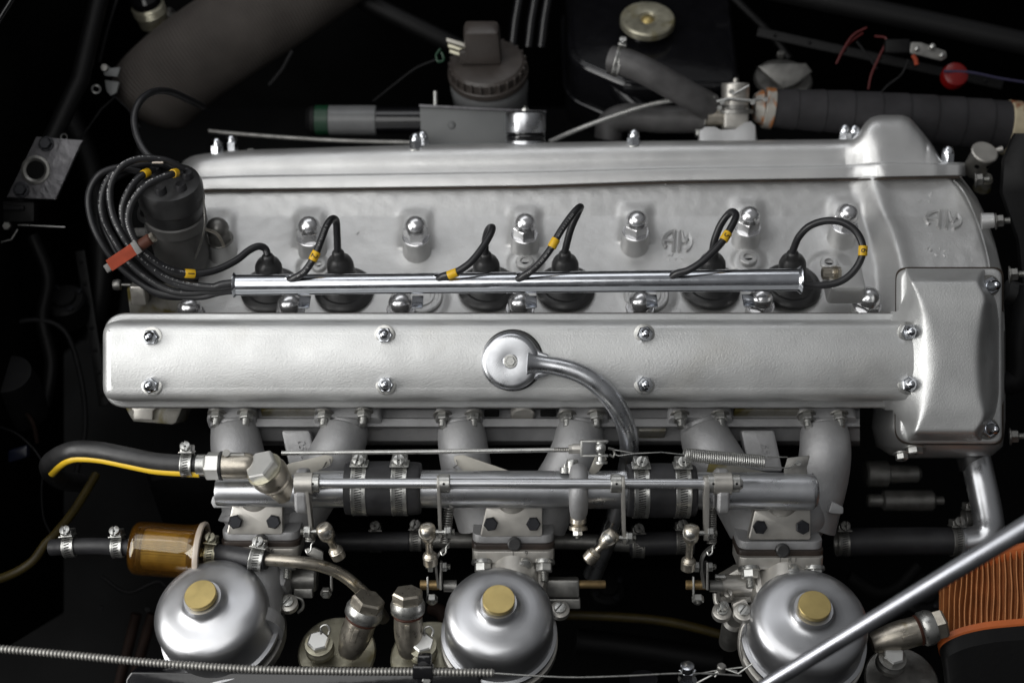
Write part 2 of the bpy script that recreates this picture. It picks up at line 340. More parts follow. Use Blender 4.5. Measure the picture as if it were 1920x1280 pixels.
PADS = [(984, 495, 34, 8), (1402, 488, 32, 9), (1552, 505, 42, 9), (590, 505, 34, 7), (790, 560, 52, 7), (1215, 556, 52, 6), (1560, 560, 60, 5)]
head = T('cylinder_head', 'silver painted cylinder head valley with chrome acorn nuts between the two cam covers', 'cylinder head', P(1000, 560, -200))
g = G()
def hf(s, t):
    v = 330 + t * 290; u = 372 + s ** .9 * 0 + (lerpt(EDGE, v) - 372) * s; return P(u, v, zh(u, v))
g.grid(420, 110, hf)
O(g, 'head_casting', 'head', head, recalc=False, sharp=180)
# raised rim line and outer skin of the timing chest
g = G(); q = cr([(1788, 338), (1808, 362), (1828, 405), (1845, 455), (1856, 512), (1858, 600)], 8)
g.tube([P(a, b, zh(a, b) - 1) for a, b in q], 2.6, 8); O(g, 'chest_rim', 'paint', head)
g = G(); rs = []
for v in range(330, 850, 20):
    e = lerpt(EDGE + [(800, 1884), (850, 1860)], v); z = max(-260, zh(e, min(v, 560)))
    rs.append([P(e - 2, v, z + 4), P(e + 1, v, z - 12), P(e - 4, v, z - 150)])
g.rings(rs, closed=False); O(g, 'chest_side', 'paint2', head)
# pillars under the head nuts
for (x0, y0) in PILL:
    g = G()
    c = P(x0, y0 + 19, zfl(y0 + 50) + 34)
    g.lathe(c - UP * 66, UP, [(44, 0), (33, 14), (29, 30), (28, 64), (26.5, 67), (18, 67)], 30); O(g, 'stud_pillar', 'head', head)
for (x0, y0) in PILL2:
    g = G()
    c = P(x0, y0 + 16, -172)
    g.lathe(c - UP * 60, UP, [(36, 0), (28, 20), (27, 58), (25, 60), (18, 60)], 28); O(g, 'stud_pillar', 'head', head)
for i, (x0, y0) in enumerate(PILL):
    c = P(x0, y0 + 19, zfl(y0 + 50) + 34)
    acorn(head, c - UP * 2, UP + X * random.uniform(-.02, .02), 25, 27, 23.5, 24, 'nutplate' if i != 6 else 'dull', washer=28, spin=random.uniform(0, 1), name='head_nut')
for i, (x0, y0) in enumerate(PILL2):
    c = P(x0, y0 + 16, -172)
    acorn(head, c, UP, 26, 16, 24.5, 24, 'nutplate', washer=29, spin=random.uniform(0, 1), name='head_nut')
# socket plugs
for (x0, y0, r) in ((984, 494, 19), (1402, 487, 19), (1553, 496, 18), (598, 500, 16)):
    c = P(x0, y0, zh(x0, y0) - 2)
    g = G().lathe(c, UP, [(r, 0), (r, 7), (r - 2, 9), (r * .52, 9), (r * .5, 2)], 28, c0=False, c1=False); pl = O(g, 'socket_plug', 'head', head)
    g = G().lathe(c + UP * 1.5, UP, [(r * .56, 0), (r * .56, .8)], 6, Y); O(g, 'socket_hole', 'dark', pl)
# concentric core plugs half hidden by the conduit
for (x0, y0) in ((788, 556), (1212, 553)):
    c = P(x0, y0, zh(x0, y0)); g = G()
    g.lathe(c, UP, [(46, -4), (46, 3), (43, 5), (38, 5), (36, 2), (30, 2), (28, 5), (22, 5), (20, 2), (5, 1)], 40); O(g, 'core_plug', 'head', head)
# sensor boss lower right
g = G(); g.box(P(1582, 532, -150), X, UP, OUT, 36, 26, 34, 9); O(g, 'sensor_boss', 'head', head)
g = G(); c = P(1543, 512, -128); g.lathe(c + X * 34, -X, [(13, 0), (13, 6), (15, 7), (13, 8), (15, 10), (13, 11), (15, 13), (13, 14), (14, 16), (12.5, 18), (12.5, 34), (10, 36)], 20)
O(g, 'threaded_plug', 'nickel', head)
# cast emblems
def emblem(cx, cy, w_, h_, rot, name='cast_emblem'):
    g = G()
    def pt(a, b):
        c_, s_ = math.cos(rot), math.sin(rot); u = cx + a * w_ * c_ - b * h_ * s_; v = cy + a * w_ * s_ * .8 + b * h_ * c_
        return P(u, v, zh(u, v) + 2.8)
    L_ = [[(-.95 * math.cos(t), -.95 * math.sin(t)) for t in [i / 16 * PI * .46 for i in range(17)]],          # A: bowed leg up to the top
          [(-.95 * math.cos(t), .95 * math.sin(t)) for t in [i / 8 * PI * .22 for i in range(9)]],
          [(-.22, -.93), (-.20, .93)], [(-.86, .05), (-.2, .05)],
          [(.2, -.93), (.2, .93)], [(.24, -.88), (.50, .12)], [(.50, .12), (.74, -.66)],
          [(.74, -.66), (.93, -.25), (.97, .12), (.88, .5), (.62, .82)], [(-.95, .1), (-.9, .3)]]
    for l in L_:
        q = cr(l, 4) if len(l) < 9 else l
        g.tube([pt(a, b) for a, b in q], 4.3, 4)
    O(g, name, 'head', head, sharp=25)
emblem(1270, 452, 27, 21, .08); emblem(1768, 412, 34, 18, .12)
# foundry marks and pits
g = G()
for (x0, y0, n) in ((1275, 484, 7), (1735, 372, 6), (1755, 475, 9), (668, 432, 3), (1268, 350, 2)):
    for i in range(n):
        a, b = x0 + random.uniform(-22, 22), y0 + random.uniform(-7, 7); dx, dy = random.uniform(-5, 5), random.uniform(-7, 7)
        g.tube([P(a, b, zh(a, b)), P(a + dx, b + dy, zh(a + dx, b + dy) + .5)], 1.3, 6)
O(g, 'foundry_marks', 'head', head).name = 'foundry_mark'
# flank below the near cover, behind the manifolds
g = G()
SEC = [(742, -150), (763, -148), (766, -146), (768, -130), (783, -120), (785, -104), (799, -97), (801, -101), (803, -126), (826, -140), (832, -160), (836, -330)]
g.rings([[P(u, v, z) for v, z in SEC] for u in (395, 700, 1000, 1300, 1612)], closed=False); O(g, 'port_face', 'cast', head)
for (a, b) in ((488, 598), (1372, 1500)):   # oily pockets between the flanges
    g = G(); g.box(P((a + b) / 2, 774, -122), X, UP, OUT, (b - a) / 2, 15, 5, 4); O(g, 'oily_pocket', 'castoil', head)
g = G(); g.box(P(765, 797, -128), X, V((0, .5, .86)), V((0, -.86, .5)), 52, 22, 5, 4); O(g, 'side_cover', 'cast', head)
g = G(); g.box(P(1222, 812, -130), X, V((0, .5, .86)), V((0, -.86, .5)), 27, 20, 5, 3); O(g, 'side_cover', 'castoil', head)
for (a, b, c_) in ((922, 774, 11), (1028, 774, 12)):
    g = G(); g.box(P(a, b, -108), X, Y, Z, c_ * 1.3, 7, 3, 2); O(g, 'port_recess', 'dark', head)
g = G().lathe(P(980, 772, -112), OUT, [(24, 0), (24, 8), (20, 11), (14, 11)], 24); O(g, 'bolt_boss', 'machined', head)
# lower right of the timing chest
g = G(); rs = []
for (v, z, x0, x1, r) in ((740, -150, 1640, 1884, 30), (800, -128, 1634, 1884, 34), (836, -132, 1642, 1880, 34), (852, -156, 1668, 1862, 30), (858, -200, 1690, 1850, 24), (858, -330, 1700, 1840, 20)):
    rs.append([P(x0, v, z - 170), P(x0 + 5, v, z - 90), P(x0 + 22, v, z - 36), P(x0 + 52, v, z), P(x1 - 40, v, z), P(x1 - 8, v, z - 16), P(x1, v, z - 60), P(x1, v, z - 130)])
g.rings(rs, closed=False); O(g, 'chest_lower', 'paint2', head, sharp=180)
for (x0, y0, r) in ((1714, 843, 16), (1690, 853, 12)):
    c = P(x0, y0 - 4, -118); d = V((0, -.93, .36)); nut(head, c, d, r, 12, 'plated', washer=int(r * 1.4), name='chest_nut')
    g = G().lathe(c + d * 12 + Z * 7, Z, [(2, -2), (2, 1)], 10); O(g, 'wire_hole', 'dark', head)
for (x0, y0, z) in ((1828, 338, -300), (1866, 415, -215), (1892, 515, -150), (1893, 818, -150), (1850, 414, -200)):
    d = V((.95, .05, .25))
    if x0 == 1850:
        g = G().lathe(P(x0, y0, z), d, [(17, -10), (15, 14)], 20); O(g, 'stud_boss', 'head', head); continue
    nut(head, P(x0, y0, z), d, 13, 14, 'dull', washer=17, stud=14, name='chest_nut')
# ------------------------------------------------------------------ near cam cover
cov = T('cam_cover', 'near silver cam cover facing the camera with ten chrome nuts and a breather cap', 'cam cover', P(960, 760, -95))
def rrect(x0, y0, x1, y1, r, z):
    a = P(x0, y1, z); b = P(x1, y0, z); return roundpoly([(a.x, a.y), (b.x, a.y), (b.x, b.y), (a.x, b.y)], r, 12)
fl = rrect(197, 587, 1760, 764, 47, -95)
prof = [(0, -97), (0, -86), (1.5, -82.5), (4, -81), (11, -80), (14, -77), (15, -70), (15.5, -40), (17, -24), (20, -13), (25, -5.5), (32, -1.5), (42, 0)]
g = G(); rs = [[V((a, b, z)) for a, b in inset(fl, d)] for d, z in prof]
g.rings(rs, cap0=False, cap1=False)
tr = rs[-1]; bt_ = tr[:26]; tp_ = tr[26:][::-1]   # crowned top between the two long edges
g.grid(25, 14, lambda s_, t_: (lambda i_: bt_[i_].lerp(tp_[i_], t_) + Z * 6.5 * (1 - (2 * t_ - 1) ** 2) * (1 if 6 < i_ < 19 else .0 if i_ in (0, 25) else .5))(round(s_ * 25))); O(g, 'cover_shell', 'paint', cov, sharp=50)
g = G(); ring = inset(fl, 2); g.rings([[V((a, b, -101)) for a, b in inset(fl, -1)], [V((a, b, -97.5)) for a, b in inset(fl, -1.2)]]); O(g, 'gasket', 'gasket', cov)
HX0 = [(500, 1698), (540, 1698), (590, 1685), (630, 1660), (675, 1648), (730, 1655), (775, 1680), (800, 1696), (832, 1702)]
HX1 = [(500, 1700), (525, 1706), (560, 1724), (600, 1739), (650, 1750), (690, 1752), (730, 1745), (770, 1733), (800, 1719), (832, 1708)]
HR = [(500, 1826), (530, 1832), (556, 1849), (590, 1840), (640, 1833), (690, 1831), (740, 1836), (782, 1848), (800, 1836), (820, 1820)]
HR2 = [(500, 1850), (530, 1846), (558, 1868), (600, 1874), (740, 1874), (782, 1866), (806, 1846), (832, 1840)]
def sm(tab, v): return sum(lerpt(tab, v + d) for d in (-12, -6, 0, 6, 12)) / 5
def zhump(u, v):
    xl0, xl1, xr, xr2 = sm(HX0, v), sm(HX1, v), sm(HR, v), sm(HR2, v)
    def ramp(t, soft=.16):
        t = min(1.6, max(-.6, t)); return min(t, 1) if False else (t - math.log(1 + math.exp((t - 1) / soft)) * soft)
    l = ramp((u - xl0) / (xl1 - xl0), .07); r = ramp((xr2 - u) / max(6, xr2 - xr), .07)
    t = ramp((v - 504) / 24, .14); b = ramp((827 - v) / 16, .14)
    h = min(l, r); h = -math.log(math.exp(-12 * l) + math.exp(-12 * r) + math.exp(-12 * t) + math.exp(-12 * b)) / 12
    return -64 + 106 * max(-.5, min(1.02, h)) + 4 * sst((v - 520) / 60) * sst((820 - v) / 60)
g = G(); g.grid(90, 130, lambda s, t: P(1640 + 242 * s, 498 + 338 * t, zhump(1640 + 242 * s, 498 + 338 * t)))
g.f = [f for f in g.f if any(g.v[i].z > (-90 if P(0, 766, -80).y < g.v[i].y < P(0, 586, -80).y else -62) for i in f)]
O(g, 'chain_housing_hump', 'paint', cov, recalc=False, sharp=180)
hp = roundpoly([(1690, 503), (1881, 503), (1881, 832), (1688, 832)], [22, 20, 20, 32], 8)
g = G().plate(hp, -92, -58, 8, 4); O(g, 'housing_flange', 'paint', cov, sharp=60)
g = G().plate([(a + (-8 if a < 1785 else 1), b + (-2.5 if b < 650 else 2)) for a, b in hp], -104, -92, 0.5); O(g, 'housing_gasket', 'gasket', cov)
NT = [(285, 632), (722, 628), (1208, 626), (1702, 622), (285, 722), (724, 721), (1208, 720), (1702, 720)]
for i, (u, v) in enumerate(NT):
    c = P(u, v, 0.5); sp = random.uniform(0, 1)
    g = G().lathe(c - Z * 1, Z, [(19.5, 0), (19.5, 2.2), (17, 3)], 28); O(g, 'washer', 'steel', cov)
    inst('covnut', b_acorn(15, 13, 11.5, 15), 'cap_nut', 'chrome2', cov, c + Z * 1.5, Z + X * .03 * (1 if u > 960 else -1), None, sp)
for (u, v) in ((1853, 536), (1851, 803)):
    c = P(u, v, -56); g = G().lathe(c, Z, [(21, 0), (21, 3), (17, 4)], 28); O(g, 'washer', 'dull', cov)
    inst('covnutb', b_acorn(17, 15, 12, 24), 'cap_nut', 'chrome2', cov, c + Z * 3, Z + X * .12, None, .4)
# ------------------------------------------------------------------ far cam cover
fc = T('cam_cover', 'far silver cam cover seen edge-on with chrome cap nuts along its top edge', 'cam cover', P(1000, 350, -345))
GL = [(330, 363), (385, 358), (600, 356), (1000, 351), (1260, 342), (1600, 337), (1650, 335), (1810, 332)]
LE = [(330, 336), (450, 331), (1000, 323), (1260, 316), (1600, 311), (1660, 306), (1810, 308)]
TE = [(330, 330), (336, 312), (346, 300), (362, 292), (400, 286), (470, 281), (780, 272), (1000, 268), (1188, 265), (1560, 262), (1596, 260), (1612, 246), (1622, 230), (1634, 220), (1650, 216), (1692, 216), (1706, 221), (1728, 246), (1748, 272), (1760, 292), (1766, 303), (1775, 307), (1798, 308), (1806, 314), (1810, 322)]
ZO = [(330, -55), (336, -32), (350, -12), (375, 0), (1600, 0), (1612, 3), (1626, 11), (1640, 22), (1650, 29), (1658, 32), (1668, 33), (1755, 30), (1775, 22), (1798, 20), (1806, 12), (1810, -5)]
g = G(); rs = []; xs = [330, 332, 336, 341, 347, 355, 365, 378, 395] + list(range(415, 1580, 25)) + list(range(1582, 1812, 4)) + [1810]
for x_ in xs:
    a, b, c_, zo = lerpt(GL, x_) - 2, lerpt(LE, x_), sum(lerpt(TE, x_ + d) for d in (-3, 0, 3)) / 3, lerpt(ZO, x_)
    if x_ < 500: b = min(b, a - 5)
    c_ = min(c_, b - 2)
    t = lambda f: b + (c_ - b) * f
    cz = 26 * math.exp(-((x_ - (1628 + 0)) / 14) ** 2) * 0
    sec = [(a, -350), (a, -344 + zo), (a - 2, -341 + zo), (b + 3, -340 + zo), (b + .5, -342 + zo), (b - 1, -349 + zo), (b - 3, -351 + zo), (t(.35), -351 + zo), (t(.6), -353 + zo), (t(.78), -358 + zo), (t(.9), -367 + zo), (t(.98), -382 + zo), (t(1), -400 + zo), (t(1.0), -500), (t(.95), -540), (a, -545)]
    sec2 = []
    for v, z in sec:
        f = min(1, max(0, (a - v) / max(20, a - c_))); sec2.append((v, z - zo + lerpt(ZO, x_ + (f * 34 if 1580 < x_ < 1740 else 0)) if zo or x_ > 1580 else z))
    rs.append([P(x_, v, z) for v, z in sec2])
g.rings(rs, closed=True); O(g, 'cover_shell', 'paint2', fc, sharp=40)
g = G(); q = [(x_, lerpt(GL, x_)) for x_ in [372] + list(range(400, 1800, 40)) + [1804]]
g.rings([[P(a, b - 1.5, -338 + (lerpt(ZO, a))), P(a, b + 2.2, -336 + lerpt(ZO, a)), P(a, b + 2, -400), P(a, b - 1.5, -400)] for a, b in q]); O(g, 'gasket', 'gasket', fc)
FUP = V((0, .985, .17))
for i, (u, v, z) in enumerate(((407, 290, -385), (434, 284, -470), (779, 281, -375), (792, 276, -455), (1188, 274, -375), (1583, 264, -460), (1601, 266, -375), (1776, 306, -345))):
    c = P(u, v + 1, z); inst('wf', b_wash(17, 3), 'washer', 'steel', fc, c, FUP); inst('farnut', b_acorn(14.5, 19, 12.8, 17), 'cap_nut', 'chrome', fc, c + FUP * 2.5, FUP, None, .3 + i * .37)
c = P(470, 283, -410); nut(fc, c, FUP, 7, 5, 'steel', name='small_nut')
g = G(); rs = []   # cast bracket behind the cover under the heater tap
for (u, h) in ((1308, 0), (1312, 18), (1322, 26), (1340, 26), (1352, 20), (1380, 22), (1396, 34), (1408, 36), (1416, 28), (1420, 0)):
    rs.append([P(u, 264, -470), P(u, 264 - h, -480), P(u, 264 - h, -540), P(u, 264, -545)])
g.rings(rs); O(g, 'cast_bracket', 'paint2', fc, sharp=20)
# filler cap on the far cover
cap = T('oil_filler_cap', 'polished round filler cap on the far cam cover in front of grey bracket', 'filler cap', P(985, 268, -400))
c = P(985, 262, -420); g = G().lathe(c, FUP, [(40, 0), (42, 4), (42, 8), (40, 11), (42, 13), (42, 16), (36, 17)], 40); O(g, 'seal', 'blackgloss', cap)
g = G().lathe(c + FUP * 16, FUP, [(43, 0), (44.5, 4), (44.5, 36), (43, 42), (38, 45), (10, 46)], 48); O(g, 'cap_shell', 'polished', cap)
nut(cap, c + FUP * 62, FUP, 8, 6, 'steel', stud=5, name='centre_nut')
g = G().lathe(c - FUP * 8, FUP, [(46, -6), (44, 6), (38, 8)], 40); O(g, 'neck', 'polished', cap)
# ------------------------------------------------------------------ breather on the near cover
br = T('breather_pipe', 'polished round breather cap with curved pipe running down past the near cam cover', 'breather', P(957, 678, 0))
c = P(961, 675, 0); g = G().lathe(c, Z, [(57, 0), (58, 3), (58, 9), (55, 12)], 48); O(g, 'seal', 'rubber', br)
c = P(957, 677, 10); g = G().lathe(c, Z, [(52, 0), (54, 2), (54.5, 5), (54.5, 14), (52.5, 19), (48, 22.5), (43, 23.5), (20, 23), (14, 22.6), (13.5, 23.2), (5, 23.2)], 56); O(g, 'cap_shell', 'polished', br)
nut(br, P(957, 677, 33), Z, 9.5, 7, 'steel', washer=13, name='centre_bolt')
g = G(); g.pipe([(990, 681, 22, 24), (1006, 682, 23, 19), (1024, 684, 24, 17), (1048, 688, 25, 17.5), (1080, 697, 26, 18), (1112, 714, 26, 18.5), (1140, 740, 22, 19), (1162, 772, 12, 19), (1176, 808, -5, 18.5), (1180, 845, -30, 18), (1176, 880, -60, 18), (1150, 980, -110, 18), (1110, 1080, -170, 18)], 18, 24, 6)
O(g, 'curved_pipe', 'polished', br, sharp=80)
g = G()
for a in (-1, 1):
    g.tube([P(1003, 683 + a * 26, 20), P(1010, 683 + a * 19, 22), P(1026, 684 + a * 14, 24)], 6, 10)
O(g, 'pipe_root', 'polished', br)
# ------------------------------------------------------------------ conduit tube and plug leads
ZT = -78
cond = T('lead_conduit', 'chrome conduit tube carrying the black plug leads along the head valley', 'conduit', P(970, 530, ZT))
def ct(u): return 534.5 + (524.5 - 534.5) * (u - 440) / 1060
def ctr(u): return 18.5 + 3.0 * (u - 440) / 1060
g = G(); pts = [P(u, ct(u), ZT) for u in (441, 700, 1000, 1300, 1499)]; rr = [ctr(u) * K(ZT) for u in (441, 700, 1000, 1300, 1499)]
g.tube(pts, rr, 40, False); g.tube(pts[::-1], [r - 1.6 for r in rr], 30, False); O(g, 'tube', 'chrome2', cond, recalc=False, sharp=60)
for u, sgn in ((441, -1), (1499, 1)):
    r = ctr(u) * K(ZT); c = P(u, ct(u), ZT); g = G()
    g.lathe(c, X * sgn, [(r - 1.7, -5), (r + .4, -5), (r + 2.5, -2), (r + 5.2, 1), (r + 5.5, 2.4), (r + 4, 2.8), (r + .5, .5), (r - 1.7, -3)], 40, c0=False, c1=False); O(g, 'flared_lip', 'chrome2', cond)
for (u, a) in ((549, 1), (826, 1), (979, 1), (1268, 1)):   # lead exits: dark slots with grommets lying on the tube wall
    c = P(u, ct(u), ZT); r = ctr(u) * K(ZT); d = V((0, .68, .73)); g = G()
    t_ = d.cross(X); pl = [(13 * math.cos(2 * PI * i / 20), 5.2 * math.sin(2 * PI * i / 20)) for i in range(20)]
    vs = [c + X * p + (d * math.cos(q / r) + t_ * math.sin(q / r)) * (r + .5) for p, q in pl]; g.add(vs + [c + d * (r + .7)], [(i, (i + 1) % 20, 20) for i in range(20)])
    O(g, 'exit_hole', 'dark', cond)
    g = G().tube(vs + [vs[0]], 1.1, 6, False); O(g, 'hole_edge', 'chrome2', cond)
for (u, v) in ((571, 556), (783, 556), (996, 556), (1222, 554), (1403, 553)):
    g = G(); g.box(P(u, v + 10, -108), X, V((0, .7, -.7)), V((0, .7, .7)), 11, 17, 1.6, 1); g.box(P(u, v + 18, -112), X, Y, Z, 9, 5, 3, 2); O(g, 'clip', 'chrome2', cond)
DISC = [(507, 540), (645, 540), (914, 536), (1060, 536), (1333, 533), (1484, 533)]
ZD = -222
def sleeve(parent, p0, p1, r, txt=None):
    d = (p1 - p0).normalized(); L = (p1 - p0).length
    g = G().lathe(p0, d, [(r - .8, 0), (r + 1.2, 0), (r + 1.6, 1), (r + 1.6, L - 1), (r + 1.2, L), (r - .8, L)], 24, c0=False, c1=False); s_ = O(g, 'number_sleeve', 'yellow', parent)
    if txt:
        side = (Z - d * d.dot(Z)).normalized(); up = d if txt != '1' else d
        c = (p0 + p1) / 2; by = side.cross(d).normalized(); vs, fs = textverts(txt, 18, 1)
        g = G(); R_ = r + 1.75
        def wrap(a, b, h): return c + d * a + (side * math.cos(b / R_) + by * -math.sin(b / R_) * -1) * (R_ + h * .5)
        if txt == '1': q = [wrap(b, -a, h) for a, b, h in vs]
        else: q = [wrap(-a, -b, h) for a, b, h in vs]
        g.add(q, fs); O(g, 'number', 'ink', s_)
def printmarks(parent, pts, i0, i1, r, side=V((0, .45, .9)), seed=1):
    rnd = random.Random(seed); g = G(); i = i0
    while i < i1 - 1:
        p, q = pts[i], pts[i + 1]; d = (q - p).normalized(); s_ = (side - d * side.dot(d)).normalized(); t_ = d.cross(s_)
        L = (q - p).length; a = 0
        while a < L - 2:
            if rnd.random() < .6:
                h = rnd.uniform(.9, 2.0); ww = rnd.uniform(1.0, 2.0); c = p + d * a + s_ * (r + .12)
                g.add([c - t_ * h, c + d * ww - t_ * h, c + d * ww + t_ * h, c + t_ * h], [(0, 1, 2, 3)])
            a += 2.6
        i += 1 if rnd.random() < .9 else 2
    if g.v: O(g, 'printed_marks', 'print', parent, kind='stuff')
LW = 7.0
LEADS = [
 # (number, path from distributor, print range, sleeve at)
 (1, [(337, 322, -70), (318, 328, -40), (278, 345, -20), (250, 375, -10), (240, 410, -10), (250, 445, -15), (272, 474, -25), (312, 502, -50), (356, 513, -70), (400, 508, -90), (440, 490, -110), (466, 470, -125), (484, 462, -133), (497, 466, -140), (502, 478, -142)]),
 (2, [(288, 318, -80), (262, 332, -50), (240, 360, -35), (229, 395, -35), (238, 440, -45), (270, 490, -60), (330, 532, -75), (400, 540, -80), (448, 534, -78), (500, 534, -78), (532, 528, -72), (552, 521, -58), (572, 508, -52), (590, 480, -50), (602, 450, -52), (612, 424, -60), (622, 411, -75), (630, 414, -95), (632, 440, -118), (633, 470, -140)]),
 (3, [(262, 322, -95), (235, 318, -80), (208, 330, -60), (192, 362, -55), (192, 400, -60), (208, 440, -70), (250, 500, -85), (320, 545, -95), (400, 546, -90), (448, 540, -84), (600, 538, -84), (760, 536, -84), (808, 531, -76), (830, 518, -56), (852, 512, -46), (880, 494, -44), (902, 468, -50), (918, 442, -62), (923, 427, -82), (916, 430, -100), (910, 450, -122), (910, 474, -140)]),
 (4, [(345, 318, -90), (310, 301, -70), (262, 298, -50), (226, 314, -35), (207, 350, -30), (210, 398, -30), (230, 442, -35), (262, 482, -50), (318, 522, -70), (392, 538, -78), (448, 530, -72), (700, 530, -72), (900, 528, -72), (958, 527, -70), (982, 517, -52), (1005, 500, -42), (1030, 470, -38), (1052, 432, -42), (1075, 400, -55), (1088, 388, -78), (1084, 398, -98), (1070, 430, -118), (1059, 472, -142)]),
 (5, [(330, 316, -110), (290, 306, -100), (235, 312, -85), (190, 325, -70), (168, 358, -65), (168, 400, -65), (186, 448, -70), (225, 500, -85), (290, 545, -100), (370, 556, -100), (448, 544, -88), (700, 540, -88), (1000, 536, -88), (1200, 534, -86), (1248, 526, -72), (1268, 513, -54), (1292, 506, -44), (1322, 486, -42), (1352, 456, -46), (1372, 424, -56), (1380, 404, -76), (1370, 398, -98), (1352, 420, -116), (1340, 450, -130), (1336, 472, -142)]),
 (6, [(355, 322, -110), (310, 308, -115), (250, 318, -105), (205, 345, -92), (190, 400, -88), (205, 450, -90), (240, 505, -100), (300, 552, -112), (380, 552, -108), (448, 536, -92), (800, 531, -92), (1200, 527, -90), (1440, 528, -88), (1498, 532, -80), (1535, 535, -76), (1575, 528, -70), (1604, 504, -66), (1618, 470, -64), (1608, 438, -66), (1582, 418, -72), (1550, 414, -82), (1518, 424, -98), (1498, 444, -118), (1489, 464, -136), (1486, 472, -142)]),
]
LLAB = ['black plug lead one with yellow sleeve, shortest lead curving to the leftmost boot', 'black plug lead two arching over the conduit to the second boot from left', 'black plug lead three with yellow sleeve at its conduit hole, third boot from left',
        'black plug lead four with white print rising to the tallest tip above the conduit', 'black plug lead five with yellow numbered sleeve, fifth boot from left', 'black plug lead six looping in a wide circle out of the conduit right end']
for (num, path), lab in zip(LEADS, LLAB):
    ld = T('spark_plug_lead', lab, 'plug lead', P(*path[0]), 'black spark plug leads')
    q = cr(path, 8); pts = [P(*p) for p in q]; g = G().tube(pts, [LW * K(p[2]) for p in q], 14); O(g, 'cable', 'lead', ld, sharp=80)
    du, dv = DISC[num - 1]; base = P(du, dv, ZD)
    top = pts[-1]; ax = UP if num != 6 else (UP + X * .05)
    g = G().lathe(base, UP, [(56, -14), (61, -10), (61, -2), (56, 3), (50, 6), (44, 4), (38, 8), (30, 14), (26, 16)], 44); O(g, 'well_cap', 'rubber', ld)
    g = G(); b0 = base + UP * 8; L = (top - b0).length; d = (top - b0).normalized()
    g.lathe(b0, d, [(32, 0), (29, L * .3), (27.5, L * .5), (27, L * .62), (23.5, L * .72), (16, L * .80), (13, L * .84), (12.5, L * .93), (10.5, L * .97), (8, L)], 32); O(g, 'boot', 'rubber', ld, sharp=60)
    # printed lettering on the visible run, sleeve with number
    sl = {1: (356, 511), 2: (590, 480), 3: (848, 514), 4: (1039, 458), 5: (1357, 444), 6: (1617, 468)}[num]
    def near(t): return min(range(len(q)), key=lambda i: (q[i][0] - t[0]) ** 2 + (q[i][1] - t[1]) ** 2)
    i = near(sl); d = (pts[i + 1] - pts[i - 1]).normalized(); sleeve(ld, pts[i] - d * 9.5, pts[i] + d * 9.5, LW * K(q[i][2]), {1: '1', 2: '2', 5: '5', 6: '6'}.get(num))
    if num in (1, 2, 3, 4):
        d0 = min(i + 1, len(pts) - 2) if num == 1 else 1
        j = {1: (0, 66), 2: (0, 50), 3: (0, 60), 4: (4, 76)}[num]; printmarks(ld, pts, 10, j[1], LW * .985, V((-.35, .3, .9)), num)
        if num == 4: printmarks(ld, pts, near((990, 512)), near((1075, 400)), LW * .985, V((.15, .1, 1)), 9)
        if num == 2: printmarks(ld, pts, near((560, 515)), near((615, 420)), LW * .985, V((.15, .1, 1)), 12)
    if num in (1, 2):   # worn sleeve at the distributor end
        sleeve(ld, pts[3], pts[3] + (pts[5] - pts[3]).normalized() * 15, LW)
cl = T('coil_lead', 'black coil lead looping up and away above the distributor', 'lead', P(300, 300, -100))
g = G().pipe([(345, 322, -100), (312, 306, -100), (284, 296, -110), (266, 276, -120), (254, 246, -130), (252, 215, -140), (264, 188, -160), (288, 172, -200), (318, 172, -260), (350, 185, -340), (380, 200, -450)], LW * .97, 14, 8); O(g, 'cable', 'lead', cl, sharp=80)
# orange clip band
bd = T('lead_clip_band', 'worn orange band clamping the bundle of leads beside the distributor', 'clip', P(242, 470, 0))
dx = (P(284, 447, 6) - P(205, 500, -6)).normalized(); ny = Z.cross(dx).normalized(); nz = dx.cross(ny)
g = G().box((P(252, 466, 8) + P(212, 494, -12)) / 2, dx, ny, nz, 34, 12, 2.2, 1); O(g, 'band', 'orange', bd)
g = G().lathe(P(262, 461, 0), dx, [(9, -4), (11, 0), (11, 24), (9, 27)], 18); O(g, 'ferrule', 'rust', bd)
g = G().box(P(256, 464, 9), dx, ny, nz, 6, 13, 3, 1); O(g, 'clip_end', 'dustgrey', bd)
nut(bd, P(284, 447, 4), dx, 10, 7, 'nickel', name='screw_head')
g = G().box(P(203, 502, -14), dx, ny, nz, 6, 8, 4, 1.5); O(g, 'clip_end', 'dustgrey', bd)
# ------------------------------------------------------------------ distributor
ds = T('distributor', 'distributor with black cap and grey alloy body at the left end of the engine', 'distributor', P(344, 500, -260))
b0 = P(350, 520, -270); tp = P(317, 345, -98); d = (tp - b0).normalized(); L = (tp - b0).length
g = G().lathe(b0, d, [(20, -10), (22, 0), (34, 12), (47, 34), (54, 60), (57, L * .66)], 40); O(g, 'body', 'dustgrey', ds, sharp=60)
g = G().lathe(b0, d, [(57, L * .60), (61.5, L * .61), (61.5, L * .70), (58, L * .71)], 40); O(g, 'rim_band', 'dustgrey', ds)
g = G().lathe(b0, d, [(57, L * .70), (58, L * .72), (58.5, L * .82), (62, L * .83), (64, L * .84), (64, L * .97), (60, L * 1.02), (50, L * 1.035), (20, L * 1.04)], 44); O(g, 'cap', 'rubber', ds)
for a in range(6):
    x, y, z = basis(d); p = b0 + d * L * 1.03 + (x * math.cos(a * PI / 3 + .3) + y * math.sin(a * PI / 3 + .3)) * 38
    g = G().lathe(p, d, [(12, -2), (11, 10), (9, 14)], 18); O(g, 'lead_tower', 'hose', ds)
g = G().box(P(296, 305, -60), X, Y, Z, 11, 2, 3, 1); O(g, 'cap_clip', 'white', ds)
